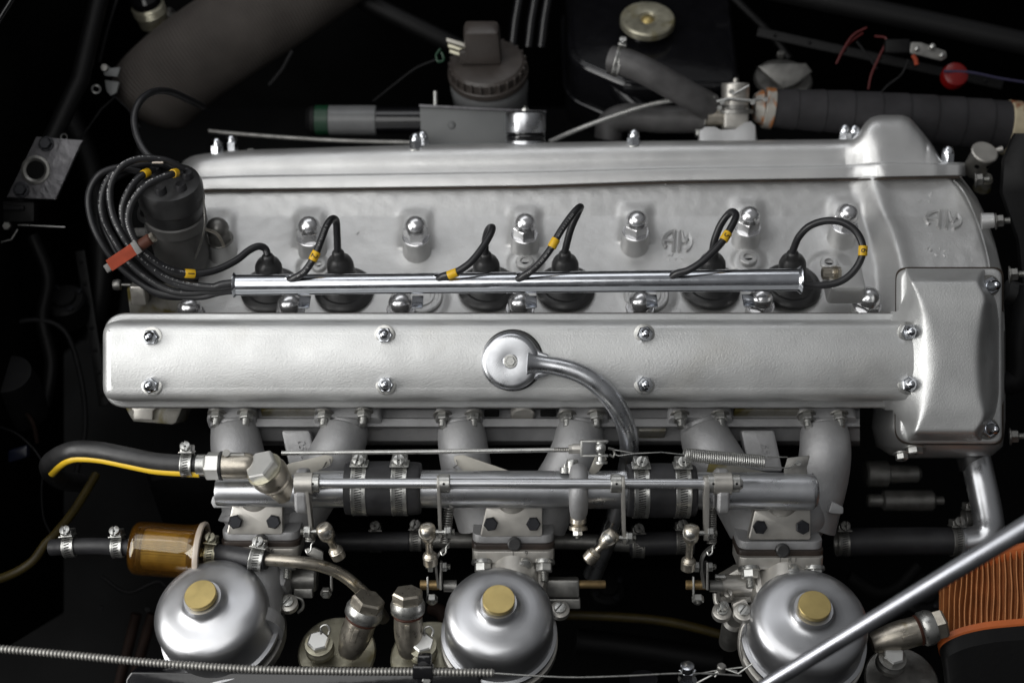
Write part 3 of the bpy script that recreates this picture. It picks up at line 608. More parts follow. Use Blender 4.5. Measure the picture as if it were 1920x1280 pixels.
for (u0, v0, u1, v1) in ((378, 348, 372, 420),):
    g = G().pipe([(378, 346, -120), (382, 380, -110), (384, 420, -120), (376, 458, -150), (362, 492, -190)], 2.2, 8, 6); O(g, 'spring_clip', 'dull', ds)
g = G().pipe([(372, 425, -150), (392, 432, -165), (408, 440, -190), (420, 462, -220)], 3, 8, 6); O(g, 'vacuum_wire', 'nickel', ds)
c = P(272, 398, -130); g = G().lathe(c, V((-.5, .1, .85)), [(13, -30), (21, -26), (23, -8), (22, 0), (17, 3), (11, 3), (10, -6)], 30, c1=True); O(g, 'vacuum_unit', 'rubber', ds)
g = G().box(P(290, 424, -150), X, Y, Z, 18, 16, 12, 4); g.box(P(268, 436, -150), X, Y, Z, 16, 9, 10, 3); O(g, 'clamp_lug', 'dustgrey', ds)
g = G().lathe(P(347, 497, -205), UP, [(14, -10), (11, 0), (9, 8), (4, 9)], 18); O(g, 'clamp_foot', 'machined', ds)
g = G().lathe(P(360, 443, -185), V((.2, -.2, 1)), [(9, -8), (8, 4), (6, 6)], 16); O(g, 'adjuster', 'rustbrass', ds)
# block and fittings left of head
bk = T('front_end_bracket', 'small cream casting block at the left end below the distributor leads', 'bracket', P(262, 552, -180))
g = G().box(P(262, 549, -170), X, V((0, .9, .43)), V((0, -.43, .9)), 15, 21, 16, 4); O(g, 'block', 'machined', bk)
g = G().lathe(P(245, 534, -180), -X, [(3, 0), (3, 18), (10, 20), (12, 26), (10, 34), (5, 36)], 16); O(g, 'adjuster', 'dull', bk)
g = G().box(P(300, 560, -215), X, V((0, .9, .43)), V((0, -.43, .9)), 62, 30, 14, 5); O(g, 'base', 'castoil', bk)
mb = T('engine_mount_casting', 'dark casting with bright middle web under the left end of the near cam cover', 'casting', P(290, 780, -150))
g = G().prism([tuple(P(a, b, -140).to_2d()) for a, b in ((232, 760), (345, 758), (330, 792), (322, 796), (250, 790), (244, 782))], (0, 0, 0), X, Y, Z, -230, -140, 4); O(g, 'casting', 'castoil', mb)
g = G().prism([tuple(P(a, b, -132).to_2d()) for a, b in ((240, 760), (306, 758), (288, 770), (286, 787), (250, 786), (250, 770))], (0, 0, 0), X, Y, Z, -150, -130, 3); O(g, 'web', 'machined', mb)
# engine block body below
eb = G(); eb.box(P(930, 900, -440), X, UP, OUT, 720, 190, 130, 40); O(eb, 'engine_block', 'bay', label='black lower engine block in shadow behind the intake manifolds', cat='engine block')
# ------------------------------------------------------------------ intake manifolds
def manifold(label, plate, runners, rib, ribtxt, studs, boss, ears=()):
    m = T('intake_manifold', label, 'intake manifold', P(boss[0], 800, -130), 'cast intake manifolds')
    x0, x1 = plate
    # flange plates against the head, one pad for each runner
    for (a, b) in runners[2]:
        pl = roundpoly([(a, -22), (b, -22), (b, 22), (a, 22)], 14, 5)
        k = K(-105); g = G().prism([((p - 960) * k, q) for p, q in pl], V((0, (640 - 786) * k, -108)), X, UP, OUT, -14, 11, 2.5); O(g, 'flange', 'cast', m)
    for rn in runners[:2]:
        g = G().pipe(rn, 40, 36, 8); O(g, 'runner', 'cast', m, sharp=80)
    g = G().pipe(runners[3], 50, 36, 8); O(g, 'plenum', 'cast', m, sharp=80)
    if rib:
        g = G(); a, b, t_, bt, z0, z1 = rib
        q = [P(a, t_, z0), P(b, t_, z0), P(b + 14, bt, z1), P(a + 16, bt, z1)]
        ex = (q[1] - q[0]).normalized(); ey = (q[0] - q[3]).normalized(); ez = ex.cross(ey)
        hx = (q[1] - q[0]).length / 2; hy = (q[0] - q[3]).length / 2; c = sum(q, V((0, 0, 0))) / 4
        g.box(c - ez * 8, ex, ey, ez, hx, hy, 14, 6); rb = O(g, 'number_rib', 'cast', m)
        g = G(); text(g, ribtxt, 21, c + ez * 5.5 + ex * 5 - ey * 2, -ey, ex, 4); O(g, 'casting_number', 'cast', rb)
    for (u, v) in studs:
        c = P(u, v - 3, -90); g = G().lathe(c - OUT * 4, OUT, [(19, 0), (18, 3), (10, 3.5)], 24); O(g, 'washer', 'dull', m)
        nut(m, c - OUT * 1, OUT, 14.5, 12, 'steel', stud=17, spin=random.uniform(0, 1), name='stud_nut')
    for e in ears:
        g = G().prism([tuple(P(a, b, e[1]).to_2d()) for a, b in e[0]], (0, 0, 0), X, Y, Z, e[1] - 20, e[1], 3); O(g, 'ear', 'cast', m)
    return m
manifold('left cast intake manifold behind the banjo fitting with a numbered rib', (390, 716),
  ([(438, 785, -116, 34), (440, 806, -112, 44), (446, 850, -84, 49), (458, 900, -80, 50), (476, 960, -98, 58)],
   [(652, 785, -116, 34), (648, 806, -112, 44), (630, 850, -84, 49), (596, 905, -80, 50), (548, 965, -98, 60)], ((390, 482), (590, 716)),
   [(492, 925, -92, 71), (500, 960, -98, 90), (500, 985, -92, 73), (496, 1004, -92, 66)]), (528, 582, 806, 880, -96, -88), '0555', [(407, 782), (462, 782), (608, 782), (682, 780)], (490, 1000),
  ears=((roundpoly([(395, 942), (398, 930), (422, 922), (440, 952), (400, 952)], 5, 3), -20),))
manifold('middle cast intake manifold feeding the centre carburettor', (815, 1165),
  ([(862, 785, -116, 34), (865, 806, -112, 44), (870, 850, -84, 47), (882, 905, -84, 48), (912, 970, -98, 58)],
   [(1092, 785, -116, 34), (1088, 806, -112, 44), (1078, 850, -84, 47), (1050, 905, -84, 48), (1010, 970, -98, 58)], ((817, 905), (1048, 1140)),
   [(962, 925, -92, 66), (961, 962, -92, 75), (961, 985, -92, 71), (961, 1004, -92, 64)]), None, '', [(830, 784), (888, 784), (1063, 784), (1118, 783)], (962, 1000))
manifold('right cast intake manifold with numbered rib beneath the long coil spring', (1252, 1600),
  ([(1310, 785, -116, 34), (1318, 806, -112, 44), (1336, 850, -84, 51), (1372, 905, -82, 52), (1420, 970, -98, 63)],
   [(1542, 785, -116, 34), (1545, 806, -112, 44), (1547, 850, -84, 48), (1538, 905, -88, 50), (1505, 970, -98, 67)], ((1252, 1372), (1498, 1604)),
   [(1468, 925, -92, 77), (1465, 962, -92, 88), (1463, 990, -92, 80), (1462, 1018, -92, 69)]), (1388, 1452, 806, 884, -96, -84), '558', [(1275, 784), (1350, 784), (1512, 784), (1573, 784)], (1465, 1010),
  ears=((roundpoly([(1552, 962), (1560, 938), (1582, 950), (1582, 964)], 5, 3), -20),))
# ------------------------------------------------------------------ balance pipes
def gpipe(label, path, r, extra=None):
    t = T('balance_pipe', label, 'pipe', P(*path[0][:3])); g = G(); g.pipe(path, r, 40, 6); O(g, 'pipe', 'alloy', t, sharp=50); return t
bp1 = gpipe('left alloy balance pipe section under the banjo fitting', [(408, 921, 20, 10), (411, 921, 20, 22), (416, 921, 20, 27), (520, 921, 20, 29), (560, 920, 20, 32), (600, 917, 20, 34), (670, 916, 20, 35)], 30)
bp2 = gpipe('middle alloy balance pipe section behind the throttle rod', [(760, 916, 20, 35), (990, 917, 20, 35), (1210, 918, 20, 36)], 35)
bp3 = gpipe('right alloy balance pipe section with rounded closed end', [(1270, 920, 20, 35), (1400, 920, 20, 35), (1508, 921, 20, 35), (1521, 921, 20, 33.5), (1529, 921, 20, 29), (1532, 921, 20, 20), (1532.5, 921, 20, 5)], 35)
for t, (u, v), s_ in ((bp1, (478, 958), 34), (bp2, (960, 962), 38), (bp3, (1464, 968), 38)):
    k = K(0); pl = [P(u - s_ * 1.55 * .82, v - 12, 18), P(u + s_ * 1.5, v - 12, 18), P(u + s_ * 1.5, v + 44, 18), P(u - s_ * 1.6, v + 44, 18)]
    g = G().prism(roundpoly([tuple(p.to_2d()) for p in pl][::-1], 5, 4), (0, 0, 0), X, Y, Z, -6, 14, 2.5); fp = O(g, 'foot_plate', 'machined', t)
    g = G().lathe(P(u, v - 26, 2), Z + Y * -.35, [(30, -4), (29, 10), (26, 16), (20, 20), (8, 21)], 34); O(g, 'neck', 'machined', t)
    for sx in (-1, 1):
        nut(t, P(u + sx * s_ * 1.05, v + 19, 14), Z, 13.5, 10, 'blackbolt', washer=0, spin=random.uniform(0, 1), name='flange_bolt')
# spring anchor plates on the pipes
g = G().prism([tuple(P(a, b, -8).to_2d()) for a, b in roundpoly([(470, 896), (545, 868), (612, 852), (626, 856), (622, 868), (600, 880), (560, 905)], 6, 3)], (0, 0, 0), X, Y, Z, -12, -8, 1); O(g, 'anchor_plate', 'beige', bp1)
g = G().prism([tuple(P(a, b, -8).to_2d()) for a, b in roundpoly([(850, 855), (868, 852), (965, 886), (965, 905), (876, 905), (866, 880), (852, 866)], 5, 3)], (0, 0, 0), X, Y, Z, -12, -8, 1); O(g, 'anchor_plate', 'beige', bp2)
g = G().prism([tuple(P(a, b, -6).to_2d()) for a, b in roundpoly([(1330, 868), (1345, 866), (1460, 890), (1460, 905), (1320, 905)], 3, 3)], (0, 0, 0), X, Y, Z, -12, -8, 1); O(g, 'anchor_plate', 'castoil', bp3)
g = G(); g.prism([tuple(P(a, b, 30).to_2d()) for a, b in roundpoly([(1477, 858), (1519, 853), (1513, 876), (1515, 896), (1470, 897), (1470, 880)], 2, 2)], (0, 0, 0), X, Y, Z, 27, 30, .8); sp_ = O(g, 'spring_plate', 'dull', bp3)
g = G().lathe(P(1497, 867, 30), Z, [(5.5, 0), (5.5, .8)], 16); O(g, 'spring_hole', 'steel', sp_)
# rubber joiners
for lab, u0, u1, v in (('left black rubber joiner hose on the balance pipe under two clamps', 648, 790, 915), ('right black rubber joiner hose on the balance pipe under two clamps', 1174, 1304, 919)):
    g = G().pipe([(u0, v, 20, 44), (u0 + 3, v, 20, 49), (u0 + 25, v, 20, 50), ((u0 + u1) / 2, v, 20, 51), (u1 - 25, v, 20, 50), (u1 - 3, v, 20, 48), (u1, v, 20, 44)], 50, 44, 4)
    O(g, 'rubber_joiner', 'hose', None, label=lab, cat='hose', group='rubber joiners on the balance pipe', sharp=50)
# ------------------------------------------------------------------ hose clamps
def clamp(label, c, ax, r, wd, hd=Y, sd=None, mt='steel', sr=10.5, arc=True):
    """worm-drive clamp: ring about ax, housing towards hd, screw head towards sd"""
    c = V(c); ax = V(ax).normalized(); hd = (V(hd) - ax * ax.dot(V(hd))).normalized(); t = ax.cross(hd)
    if t.z < 0: t = -t
    sd = V(sd).normalized() if sd is not None else t
    tg = T('hose_clamp', label, 'hose clamp', c, 'worm drive hose clamps'); w2 = wd / 2
    g = G().lathe(c, ax, [(r, -w2), (r + 1.4, -w2 - .3), (r + 1.9, -w2 + 1), (r + 1.3, -w2 + 2.2), (r + 1.3, w2 - 2.2), (r + 1.9, w2 - 1), (r + 1.4, w2 + .3), (r, w2)], 44, c0=False, c1=False); bnd = O(g, 'band', mt, tg, sharp=50)
    g = G(); n = int(2 * PI * r / 4.6)
    for i in range(n):
        a = 2 * PI * i / n; e = hd * math.cos(a) + t * math.sin(a); f = (t * math.cos(a) - hd * math.sin(a)); f2 = (f + ax * .22).normalized(); a2 = f2.cross(e).normalized()
        p = c + e * (r + 1.5); g.add([p - a2 * w2 * .48 - f2 * 1.0, p + a2 * w2 * .48 - f2 * 1.0, p + a2 * w2 * .48 + f2 * 1.0, p - a2 * w2 * .48 + f2 * 1.0], [(0, 1, 2, 3)])
    O(g, 'band_slots', 'ink', bnd, kind='stuff')
    hc = c + hd * (r + 7) + t * 2
    g = G().box(hc, ax, hd, t, w2 * 1.02, 7.5, 15, 2.5); g.box(c + hd * (r + 2.5) + t * 6, ax, hd, t, w2 * 1.25, 1.4, 16, 1); O(g, 'screw_housing', mt, tg)
    s0 = hc + t * 10
    g = G().lathe(s0, sd, [(sr * .62, 0), (sr * .62, 9)], 16); O(g, 'screw_neck', mt, tg)
    sh = inst(f'scr{sr}{mt}', b_screw(sr, 8), 'screw_head', mt, tg, s0 + sd * 8, sd, None, random.uniform(1.2, 2.0))
    inst(f'slotf{sr}', lambda: G().box((0, 0, sr * .0 + 4.0), X, Y, Z, sr * .92, sr * .12, .3, .2), 'slot', 'dark', tg, s0 + sd * 8, sd, None, 0)
    return tg
SDT = V((0, .45, .9))
clamp('first bright clamp on the left balance pipe joiner', P(676, 915, 20), X, 49.5, 27, V((0, .95, .3)), SDT)
clamp('second bright clamp on the left balance pipe joiner', P(751, 915, 20), X, 49.5, 28, V((0, .95, .3)), SDT)
clamp('first bright clamp on the right balance pipe joiner beside the clevis wire', P(1200, 919, 20), X, 50, 28, V((0, .95, .3)), SDT)
clamp('second bright clamp on the right balance pipe joiner under the spring end', P(1277, 919, 20), X, 50, 28, V((0, .95, .3)), SDT)
# ------------------------------------------------------------------ throttle shaft
ts = T('throttle_shaft', 'long bright throttle shaft in front of the balance pipe with collars and lever arms', 'throttle shaft', P(980, 905, 100))
ZR = 98
g = G().pipe([(590, 905.5, ZR), (980, 906, ZR), (1388, 907, ZR)], 9.6, 26, 4); O(g, 'shaft', 'alloy', ts)
def collar(u, w_, r=17, hole=True, mt='steel'):
    c = P(u, 905.8, ZR); g = G().lathe(c, X, [(r - 2, -w_ / 2), (r, -w_ / 2 + 1.5), (r, w_ / 2 - 1.5), (r - 2, w_ / 2)], 34); o = O(g, 'collar', mt, ts)
    if hole:
        g = G().lathe(c + V((0, .05, .998)) * r, Z, [(2.3, -1), (2.3, .25)], 12); O(g, 'grub_hole', 'dark', o)
collar(589, 21); collar(833, 21); collar(1155, 20); collar(1335, 19, 17); collar(1379, 15, 16, True); 
g = G().lathe(P(1390, 907, ZR), X, [(10, -8), (9, 0), (8, 2), (3, 2)], 20); O(g, 'shaft_end', 'steel', ts)
g = G().lathe(P(1369, 907, ZR), X, [(12, -6), (14, -4), (14, 8), (12, 9)], 6); O(g, 'end_nut', 'steel', ts)
def lever(u0, v0, u1, v1, w_=6):
    zt = ZR; c0, c1 = P(u0, v0 + 3, zt), P(u1, v1, zt - 12); d = (c1 - c0).normalized(); n_ = X; e = d.cross(X).normalized()
    L = (c1 - c0).length; pl = [(-17, 0), (-16, -8), (-9, -15), (0, -17), (9, -15), (16, -8), (17, 0), (9, L - 5), (5, L + 6), (-5, L + 6), (-9, L - 5)]
    n2 = (X - d * X.dot(d)).normalized()
    g = G().prism(roundpoly(pl, 3, 2), c0, e, d, n2, -w_ / 2, w_ / 2, 1.2); O(g, 'lever_arm', 'machined', ts)
lever(577, 905, 585, 1000); lever(823, 905, 826, 1000); lever(1168, 905, 1170, 1014); lever(1324, 905, 1324, 1006, 8.5)
for (u, label) in ((568, 'oval alloy bearing carrier at the left end of the throttle shaft'), (1352, 'oval alloy bearing carrier at the right end of the throttle shaft')):
    t = T('bearing_carrier', label, 'bearing carrier', P(u, 915, 60)); s_ = 1 if u < 900 else -1
    pl = roundpoly([(-34, -40), (30, -46), (38, -10), (34, 26), (10, 36), (-30, 34)], 18, 8)
    g = G().prism([(a * .95, b) for a, b in pl], P(u, 914, 76), V((0, 0, 1)), V((0, 1, 0)), X, -11, 11, 5, 3, True); O(g, 'carrier', 'cast', t)
    g = G().lathe(P(u, 906, ZR), X, [(20, -14), (20, 18), (16, 19)], 30); O(g, 'bush', 'machined', t)
# centre support
cs = T('shaft_support', 'rough cast clamp support on the balance pipe right of centre', 'bracket', P(1085, 915, 40))
g = G().pipe([(1085, 880, 55, 16), (1085, 892, 68, 18), (1085, 915, 84, 18), (1085, 940, 76, 18), (1085, 958, 56, 17), (1084, 968, 46, 14)], 18, 26, 6); O(g, 'casting', 'cast', cs, sharp=80)
g = G().lathe(P(1084, 966, 46), -Y, [(15, -4), (15, 14), (12, 18), (17, 20), (17, 26), (10, 28)], 24); O(g, 'boss', 'nickel', cs)
nut(cs, P(1083, 990, 46), -Y + Z * .3, 9.5, 15, 'steel', stud=6, name='nut')
g = G().lathe(P(1073, 872, 40), Y, [(11, -14), (11, 8), (9, 11)], 20); g.lathe(P(1060, 878, 40), Y, [(10, -8), (10, 2), (4, 2), (4, 8)], 16); O(g, 'pivot', 'steel', cs)
g = G().prism([tuple(P(a, b, 36).to_2d()) for a, b in ((1104, 884), (1116, 856), (1132, 848), (1138, 860), (1122, 884), (1112, 890))], (0, 0, 0), X, Y, Z, 32, 36, 1); O(g, 'arm', 'beige', cs)
# ball joints + drop links
def balljoint(label, bu, bv, nx, ex, ev, ez, rod='nickel', zb=92):
    t = T('ball_joint_link', label, 'ball joint', P(bu, bv, zb), 'throttle drop links')
    b = P(bu, bv, zb); e = P(ex, ev, ez); d = (e - b).normalized(); L = (e - b).length; sx = 1 if nx > bu else -1
    g = G().lathe(b, d, [(9, -15), (13.5, -12), (15, -6), (15, 6), (13, 14), (9, 19), (6.5, 24), (6.5, L - 16)], 26); O(g, 'socket', rod, t, sharp=50)
    g = G().sphere(b + V((-.15 * sx, .1, .6)) * 7, 12.5); O(g, 'ball', 'steel', t)
    x, y, z = basis(V((-.2 * sx, .2, 1))); g = G().tube([b + z * 9 + (x * math.cos(a) + y * math.sin(a)) * 13.5 for a in [.5 + i * .3 for i in range(18)]], 1.0, 6); O(g, 'spring_wire', 'dull', t)
    g = G().lathe(e, -d, [(9, -8), (13, -5), (13.5, 10), (11, 12), (13, 14), (9, 19), (6, 20)], 24); O(g, 'lower_socket', 'nickel', t)
    n0 = P(nx, bv, zb); g = G().lathe(b + X * sx * 10, X * sx, [(4.5, 0), (4.5, abs(nx - bu))], 12); O(g, 'pin', 'steel', t)
    nut(t, n0 - X * sx * 4, X * sx, 11, 9, 'steel', washer=12, stud=7, name='lock_nut')
    return t
balljoint('leftmost ball joint link with bright round ball under the throttle shaft', 610, 996, 578, 634, 1040, 62)
balljoint('second ball joint link from left with brown drop rod', 802, 997, 838, 807, 1052, 64, 'rustbrass' if False else 'nickel')
balljoint('third ball joint link lying slanted with free lower socket right of centre', 1143, 1008, 1178, 1106, 1046, 84)
balljoint('rightmost ball joint link with bright ball left of the right carburettor', 1296, 999, 1330, 1290, 1062, 66)
# return springs
def rspring(label, a, b, r=8, w_=1.7, turns=14):
    t = T('return_spring', label, 'spring', P(*a), 'small return springs'); g = G().spring(P(*a), P(*b), r, w_, turns); O(g, 'coil', 'dull', t)
    p = P(*b); g = G().tube([V(q) for q in cr([tuple(p + V((r, 0, 0))), tuple(p + V((2, -6, 0))), tuple(p + V((1, -16, 3))), tuple(p + V((-5, -21, 4))), tuple(p + V((-8, -15, 2)))], 6)], 1.5, 7); O(g, 'hook', 'steel', t)
rspring('short dark return spring under the leftmost lever arm', (583, 990, 80), (582, 1014, 78), turns=6)
rspring('return spring below the second lever arm, left of the middle carburettor', (842, 950, 78), (835, 1018, 76), turns=15)
rspring('return spring beside the rightmost lever arm', (1334, 952, 76), (1334, 1018, 74), turns=16)
g = G(); g.tube([P(855, 862, -4), P(857, 872, 0), P(850, 876, 4), P(858, 880, 2), P(850, 883, 4), P(860, 886, 0)], 1.4, 6); O(g, 'anchor_hook', 'dull', bp2)
g = G(); g.tube([P(618, 860, -4), P(620, 872, 2), P(606, 878, 2), P(612, 866, 0), P(602, 882, 0)], 1.4, 6); O(g, 'anchor_hook', 'dull', bp1)
# ------------------------------------------------------------------ long control rod, clevis, big spring
cr_ = T('control_rod', 'thin bright control rod with forked clevis above the balance pipe', 'rod', P(800, 848, 75))
g = G().pipe([(528, 849, 72), (800, 846.5, 74), (1040, 843, 76)], 4.3, 14, 4); O(g, 'rod', 'steel', cr_)
g = G().lathe(P(1038, 843, 76), X, [(4.6 * (1 if i % 2 else .82), i * 1.6) for i in range(18)], 12); O(g, 'thread', 'dull', cr_)
g = G().lathe(P(1066, 842, 76), X, [(9, 0), (9, 7)], 6); g.lathe(P(1072, 841, 76), X, [(8, 0), (9, 3), (9, 20)], 20); O(g, 'lock_nut', 'machined', cr_)
g = G(); c = P(1114, 840, 76); g.box(c + V((0, 13, 0)), X, Y, Z, 25, 1.8, 13, .8); g.box(c - V((0, 13, 0)), X, Y, Z, 25, 1.8, 13, .8); g.box(c - X * 23, X, Y, Z, 2.5, 14, 13, .8); O(g, 'clevis', 'steel', cr_)
g = G().lathe(P(1127, 846, 76), Y, [(12, -22), (12, -18), (7, -17), (7, 14), (11, 15), (11, 19)], 20); g.sphere(P(1126, 840, 90), 10); O(g, 'clevis_pin', 'steel', cr_)
g = G(); g.tube([P(1140, 840, 84), P(1150, 842, 84), P(1153, 850, 84), P(1150, 856, 84), P(1143, 852, 84)], 2.4, 8); O(g, 'eye', 'dull', cr_)
lsp = T('tension_spring', 'long bright coil spring stretched between clevis wire and plate', 'spring', P(1360, 858, 84))
g = G().spring(P(1284, 852, 84), P(1432, 866, 70), 11.3, 1.45, 36, 7, 14); O(g, 'coil', 'steel', lsp)
g = G(); g.tube([P(1284, 852, 88), P(1240, 847.5, 90), P(1190, 850, 90), P(1160, 854, 86), P(1150, 851, 84)], 1.0, 6); g.tube([P(1190, 850, 90), P(1165, 845, 88), P(1152, 843, 86)], 1.0, 6); O(g, 'end_wire', 'steel', lsp)
g = G(); g.tube([P(1432, 857, 74), P(1476, 856.5, 40)], 1.1, 6); g.tube([P(1432, 875, 74), P(1478, 877, 40), P(1486, 874, 36), P(1491, 868, 34), P(1497, 866, 33)], 1.2, 6); O(g, 'hook_wire', 'steel', lsp)
# ------------------------------------------------------------------ servo hose and banjo union
sh = T('vacuum_hose', 'thick black hose with yellow underside entering from the left', 'hose', P(220, 860, 60))
hp_ = [(150, 905, -290), (116, 900, -200), (96, 886, -110), (92, 871, -45), (106, 857, 2), (128, 847, 28), (150, 843, 36), (190, 846, 44), (240, 856, 52), (290, 866, 58), (340, 870, 62), (374, 872, 62)]
g = G().pipe(hp_, 18, 30, 8); O(g, 'hose', 'rubber', sh, sharp=80)
g = G().pipe([(u + (6 if u < 120 else 0), v + 15.5, z + 6, 7.5) for u, v, z in hp_[3:]], 7, 16, 8); O(g, 'yellow_stripe', 'yhose', sh, sharp=80)
clamp('bright clamp at the end of the yellow striped vacuum hose', P(352, 871, 62), X, 21.5, 20, Y, V((0, .6, .8)), sr=9)
bj = T('banjo_union', 'nickel pipe union with large bright hexagon bolt head on the balance pipe', 'pipe union', P(520, 900, 60))
c = P(369, 872, 62); 
g = G().lathe(c, X, [(18, 0), (20, 1), (20, 15), (17, 18)], 30); O(g, 'ferrule', 'steel', bj)
g = G().lathe(P(385, 873, 62), X, [(20, 0), (26, 4), (26, 26), (22, 28)], 6, Y, .2); O(g, 'union_nut', 'plated', bj)
g = G().lathe(P(413, 873, 62), X, [(20, -2), (27, 0), (27, 4), (24, 6)], 30); O(g, 'seal_ring', 'rubber', bj)
g = G().lathe(P(417, 873, 62), X, [(24, 0), (24.5, 2), (24.5, 44), (22, 54), (16, 62), (16, 80)], 32); O(g, 'barrel', 'nickel', bj)
g = G().lathe(P(428, 853, 72), X, [(5, 0), (5, 30)], 12); g.lathe(P(425, 850, 74), V((0, .4, 1)), [(7, 0), (7, 5)], 12); O(g, 'locking_wire', 'dull', bj)
ax = V((-.42, .62, .66)).normalized(); c = P(530, 915, 34)
g = G().lathe(c, ax, [(27, -10), (27, 12), (24, 18), (30, 20), (30, 23), (28, 26), (34, 34), (36, 46), (34, 58), (28, 62)], 36); O(g, 'banjo_body', 'nickel', bj)
g = G().lathe(c, ax, [(31.5, 62), (31.5, 79), (29, 82)], 6, Y, .25); O(g, 'bolt_head', 'plated', bj)
g = G().lathe(c, ax, [(30, 58), (35, 60), (35, 63)], 30); O(g, 'copper_washer', 'zincy', bj)
# ------------------------------------------------------------------ carburettors
CARB = [(375, 1113, 132, V((-.035, 0, 0))), (935, 1122, 128, V((0, 0, 0))), (1528, 1133, 128, V((0, 0, 0)))]
CL = ['left carburettor with domed alloy top and brass cap beside the amber fuel filter', 'middle carburettor with domed alloy top and brass cap', 'right carburettor with domed alloy top crossed by the bonnet stay']
BL = [(487, 1011, 413, 560), (962, 1016, 885, 1040), (1466, 1028, 1385, 1546)]
for i, ((u, v, z, tl), lab, (fu, fv, f0, f1)) in enumerate(zip(CARB, CL, BL)):
    t = T('carburettor', lab, 'carburettor', P(u, v + 60, -60), 'three alloy carburettors')
    ax = (UP + tl + (V((0, 0, 0)) if i else V((-.1, 0, 0)))).normalized(); c = P(u, v, z); s_ = (1.0, .95, 1.02)[i]
    pr = [(34, -13), (34.5, -18), (36, -23), (39, -28), (44, -32), (51, -35), (60, -37), (70, -39), (79, -41.5), (87, -45.5), (94, -51.5), (99.5, -59), (103, -69), (104.5, -80), (105, -92), (104.5, -128), (106, -132), (113, -134), (113, -142), (106, -146)]
    pr = [(r, h if h > -28 else -28 + (h + 28) * (.72 if h > -93 else .9)) for r, h in pr]
    g = G().lathe(c, ax, [(r * s_, h) for r, h in pr][::-1], 72); O(g, 'dashpot', 'brushed', t, sharp=50)
    g = G().lathe(c, ax, [(25, -16), (27, -12), (27.5, -9.5), (29, -9), (29.3, -1.5), (28.2, 0), (12, .4)], 44); O(g, 'brass_cap', 'brass', t)
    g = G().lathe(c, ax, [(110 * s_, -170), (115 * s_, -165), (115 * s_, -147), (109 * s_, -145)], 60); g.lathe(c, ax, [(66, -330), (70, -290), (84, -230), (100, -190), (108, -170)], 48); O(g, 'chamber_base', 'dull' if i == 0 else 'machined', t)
    # throttle body reaching up to the manifold, in the stack direction of the flange
    k = K(-20); pw = (f1 - f0) / 2; pc = (f0 + f1) / 2
    def slab(name, mt, v0, v1, z0, z1, w_, r=18, bev=2.5):
        a, b = P(pc, v0, z1), P(pc, v1, z1); x = w_ * K(z1); ly = (a.y - b.y) / 2
        n_ = V((0, -.93, -.37)); q = V((0, .37 * -1, .93))
        poly = roundpoly([(-x, -52), (x, -52), (x, 34), (-x, 34)], r, 6)
        g = G().prism(poly, (a + b) / 2 - V((0, 0, 34)), X, V((0, -.25, .97)), V((0, .97, .25)), -ly, ly, bev, 2, True); return O(g, name, mt, t)
    slab('manifold_adapter', 'cast', fv - 22, fv - 4, 0, 10, pw * .99, 22)
    slab('insulator', 'phenolic', fv - 4, fv + 8, 0, 14, pw * 1.01, 18, 1)
    fl_ = slab('carb_flange', 'machined', fv + 8, fv + 33, 0, 18, pw, 16)
    g = G().lathe(P(pc + 2, fv + 3, 16), Z, [(13, -8), (13, 4), (10, 6)], 20); O(g, 'insulator_knob', 'rubber', t)
    g = G(); txt = ('2   26', '1     9', '1   R 1')[i]; text(g, txt, 13, P(pc + 12, fv + 21, 19.2), X, V((0, .97, .25)), .8); O(g, 'stamped_mark', 'dull', fl_)
    for sx in (-1, 1):
        if i == 0 and sx < 0: continue
        q = P(pc + sx * (pw - 20), fv + 38, 6); dn = V((0, -.93, -.1 + .45))
        g = G().lathe(q, dn, [(20, -4), (21, 0), (21, 3), (16, 4)], 26); O(g, 'washer', 'steel', t)
        nut(t, q + dn * 3, dn, 16, 15, 'plated', stud=20, spin=.2 * sx, name='flange_nut')
    g = G().box(P(pc, fv + 66, -30), X, UP, OUT, 62, 40, 46, 16); g.lathe(P(pc, fv + 40, -30), OUT, [(52, 0), (52, 120), (60, 124), (60, 150)], 40); O(g, 'body', 'machined' if i else 'cast', t)
    if i: g = G().lathe(P(pc + 22, fv + 40, 26), V((0, -.4, .9)), [(11, -4), (11, 4), (9, 5)], 18); sc_ = O(g, 'slotted_screw', 'steel', t)
    if i == 1:
        g = G().box(P(1050, 1100, -30), X, Y, Z, 36, 17, 20, 4); g.box(P(1052, 1128, -34), X, Y, Z, 36, 10, 20, 3); O(g, 'spindle_boss', 'dull', t)
        g = G().lathe(P(1076, 1095, -22), X, [(8, 0), (8, 58), (7, 60)], 20); O(g, 'brass_spindle', 'rustbrass', t)
    # suction-chamber screws round the base
    for (a, b, cu, cv) in ((0, 0, 540, 1128), (1, 0, 1050, 1140), (2, 0, 1354, 1144), (2, 1, 1394, 1145)):
        if a != i: continue
        q = P(cu, cv, 20 if b == 0 else 60)
        g = G().lathe(q, UP, [(18, -14), (18, -2), (14, 0)], 24); O(g, 'screw_lug', 'machined', t)
        inst('csc', b_screw(11, 6), 'slotted_screw', 'steel', t, q, UP, None, .9)
# side castings of the first carb
t = bpy.data.objects['carburettor']
g = G().lathe(P(538, 1085, -40), X, [(24, 0), (24, 54), (20, 58)], 28); g.box(P(570, 1110, -30), X, Y, Z, 18, 9, 12, 2); O(g, 'spindle_boss', 'dull', t)
g = G().lathe(P(530, 1074, -10), -Y, [(7 * (1 if j % 2 else .8), j * 2) for j in range(12)], 14); O(g, 'stud', 'dull', t)
g = G().pipe([(552, 1118, 0), (566, 1124, 0), (568, 1138, 0), (558, 1148, 0)], 3, 8, 6); O(g, 'hook', 'dull', t)
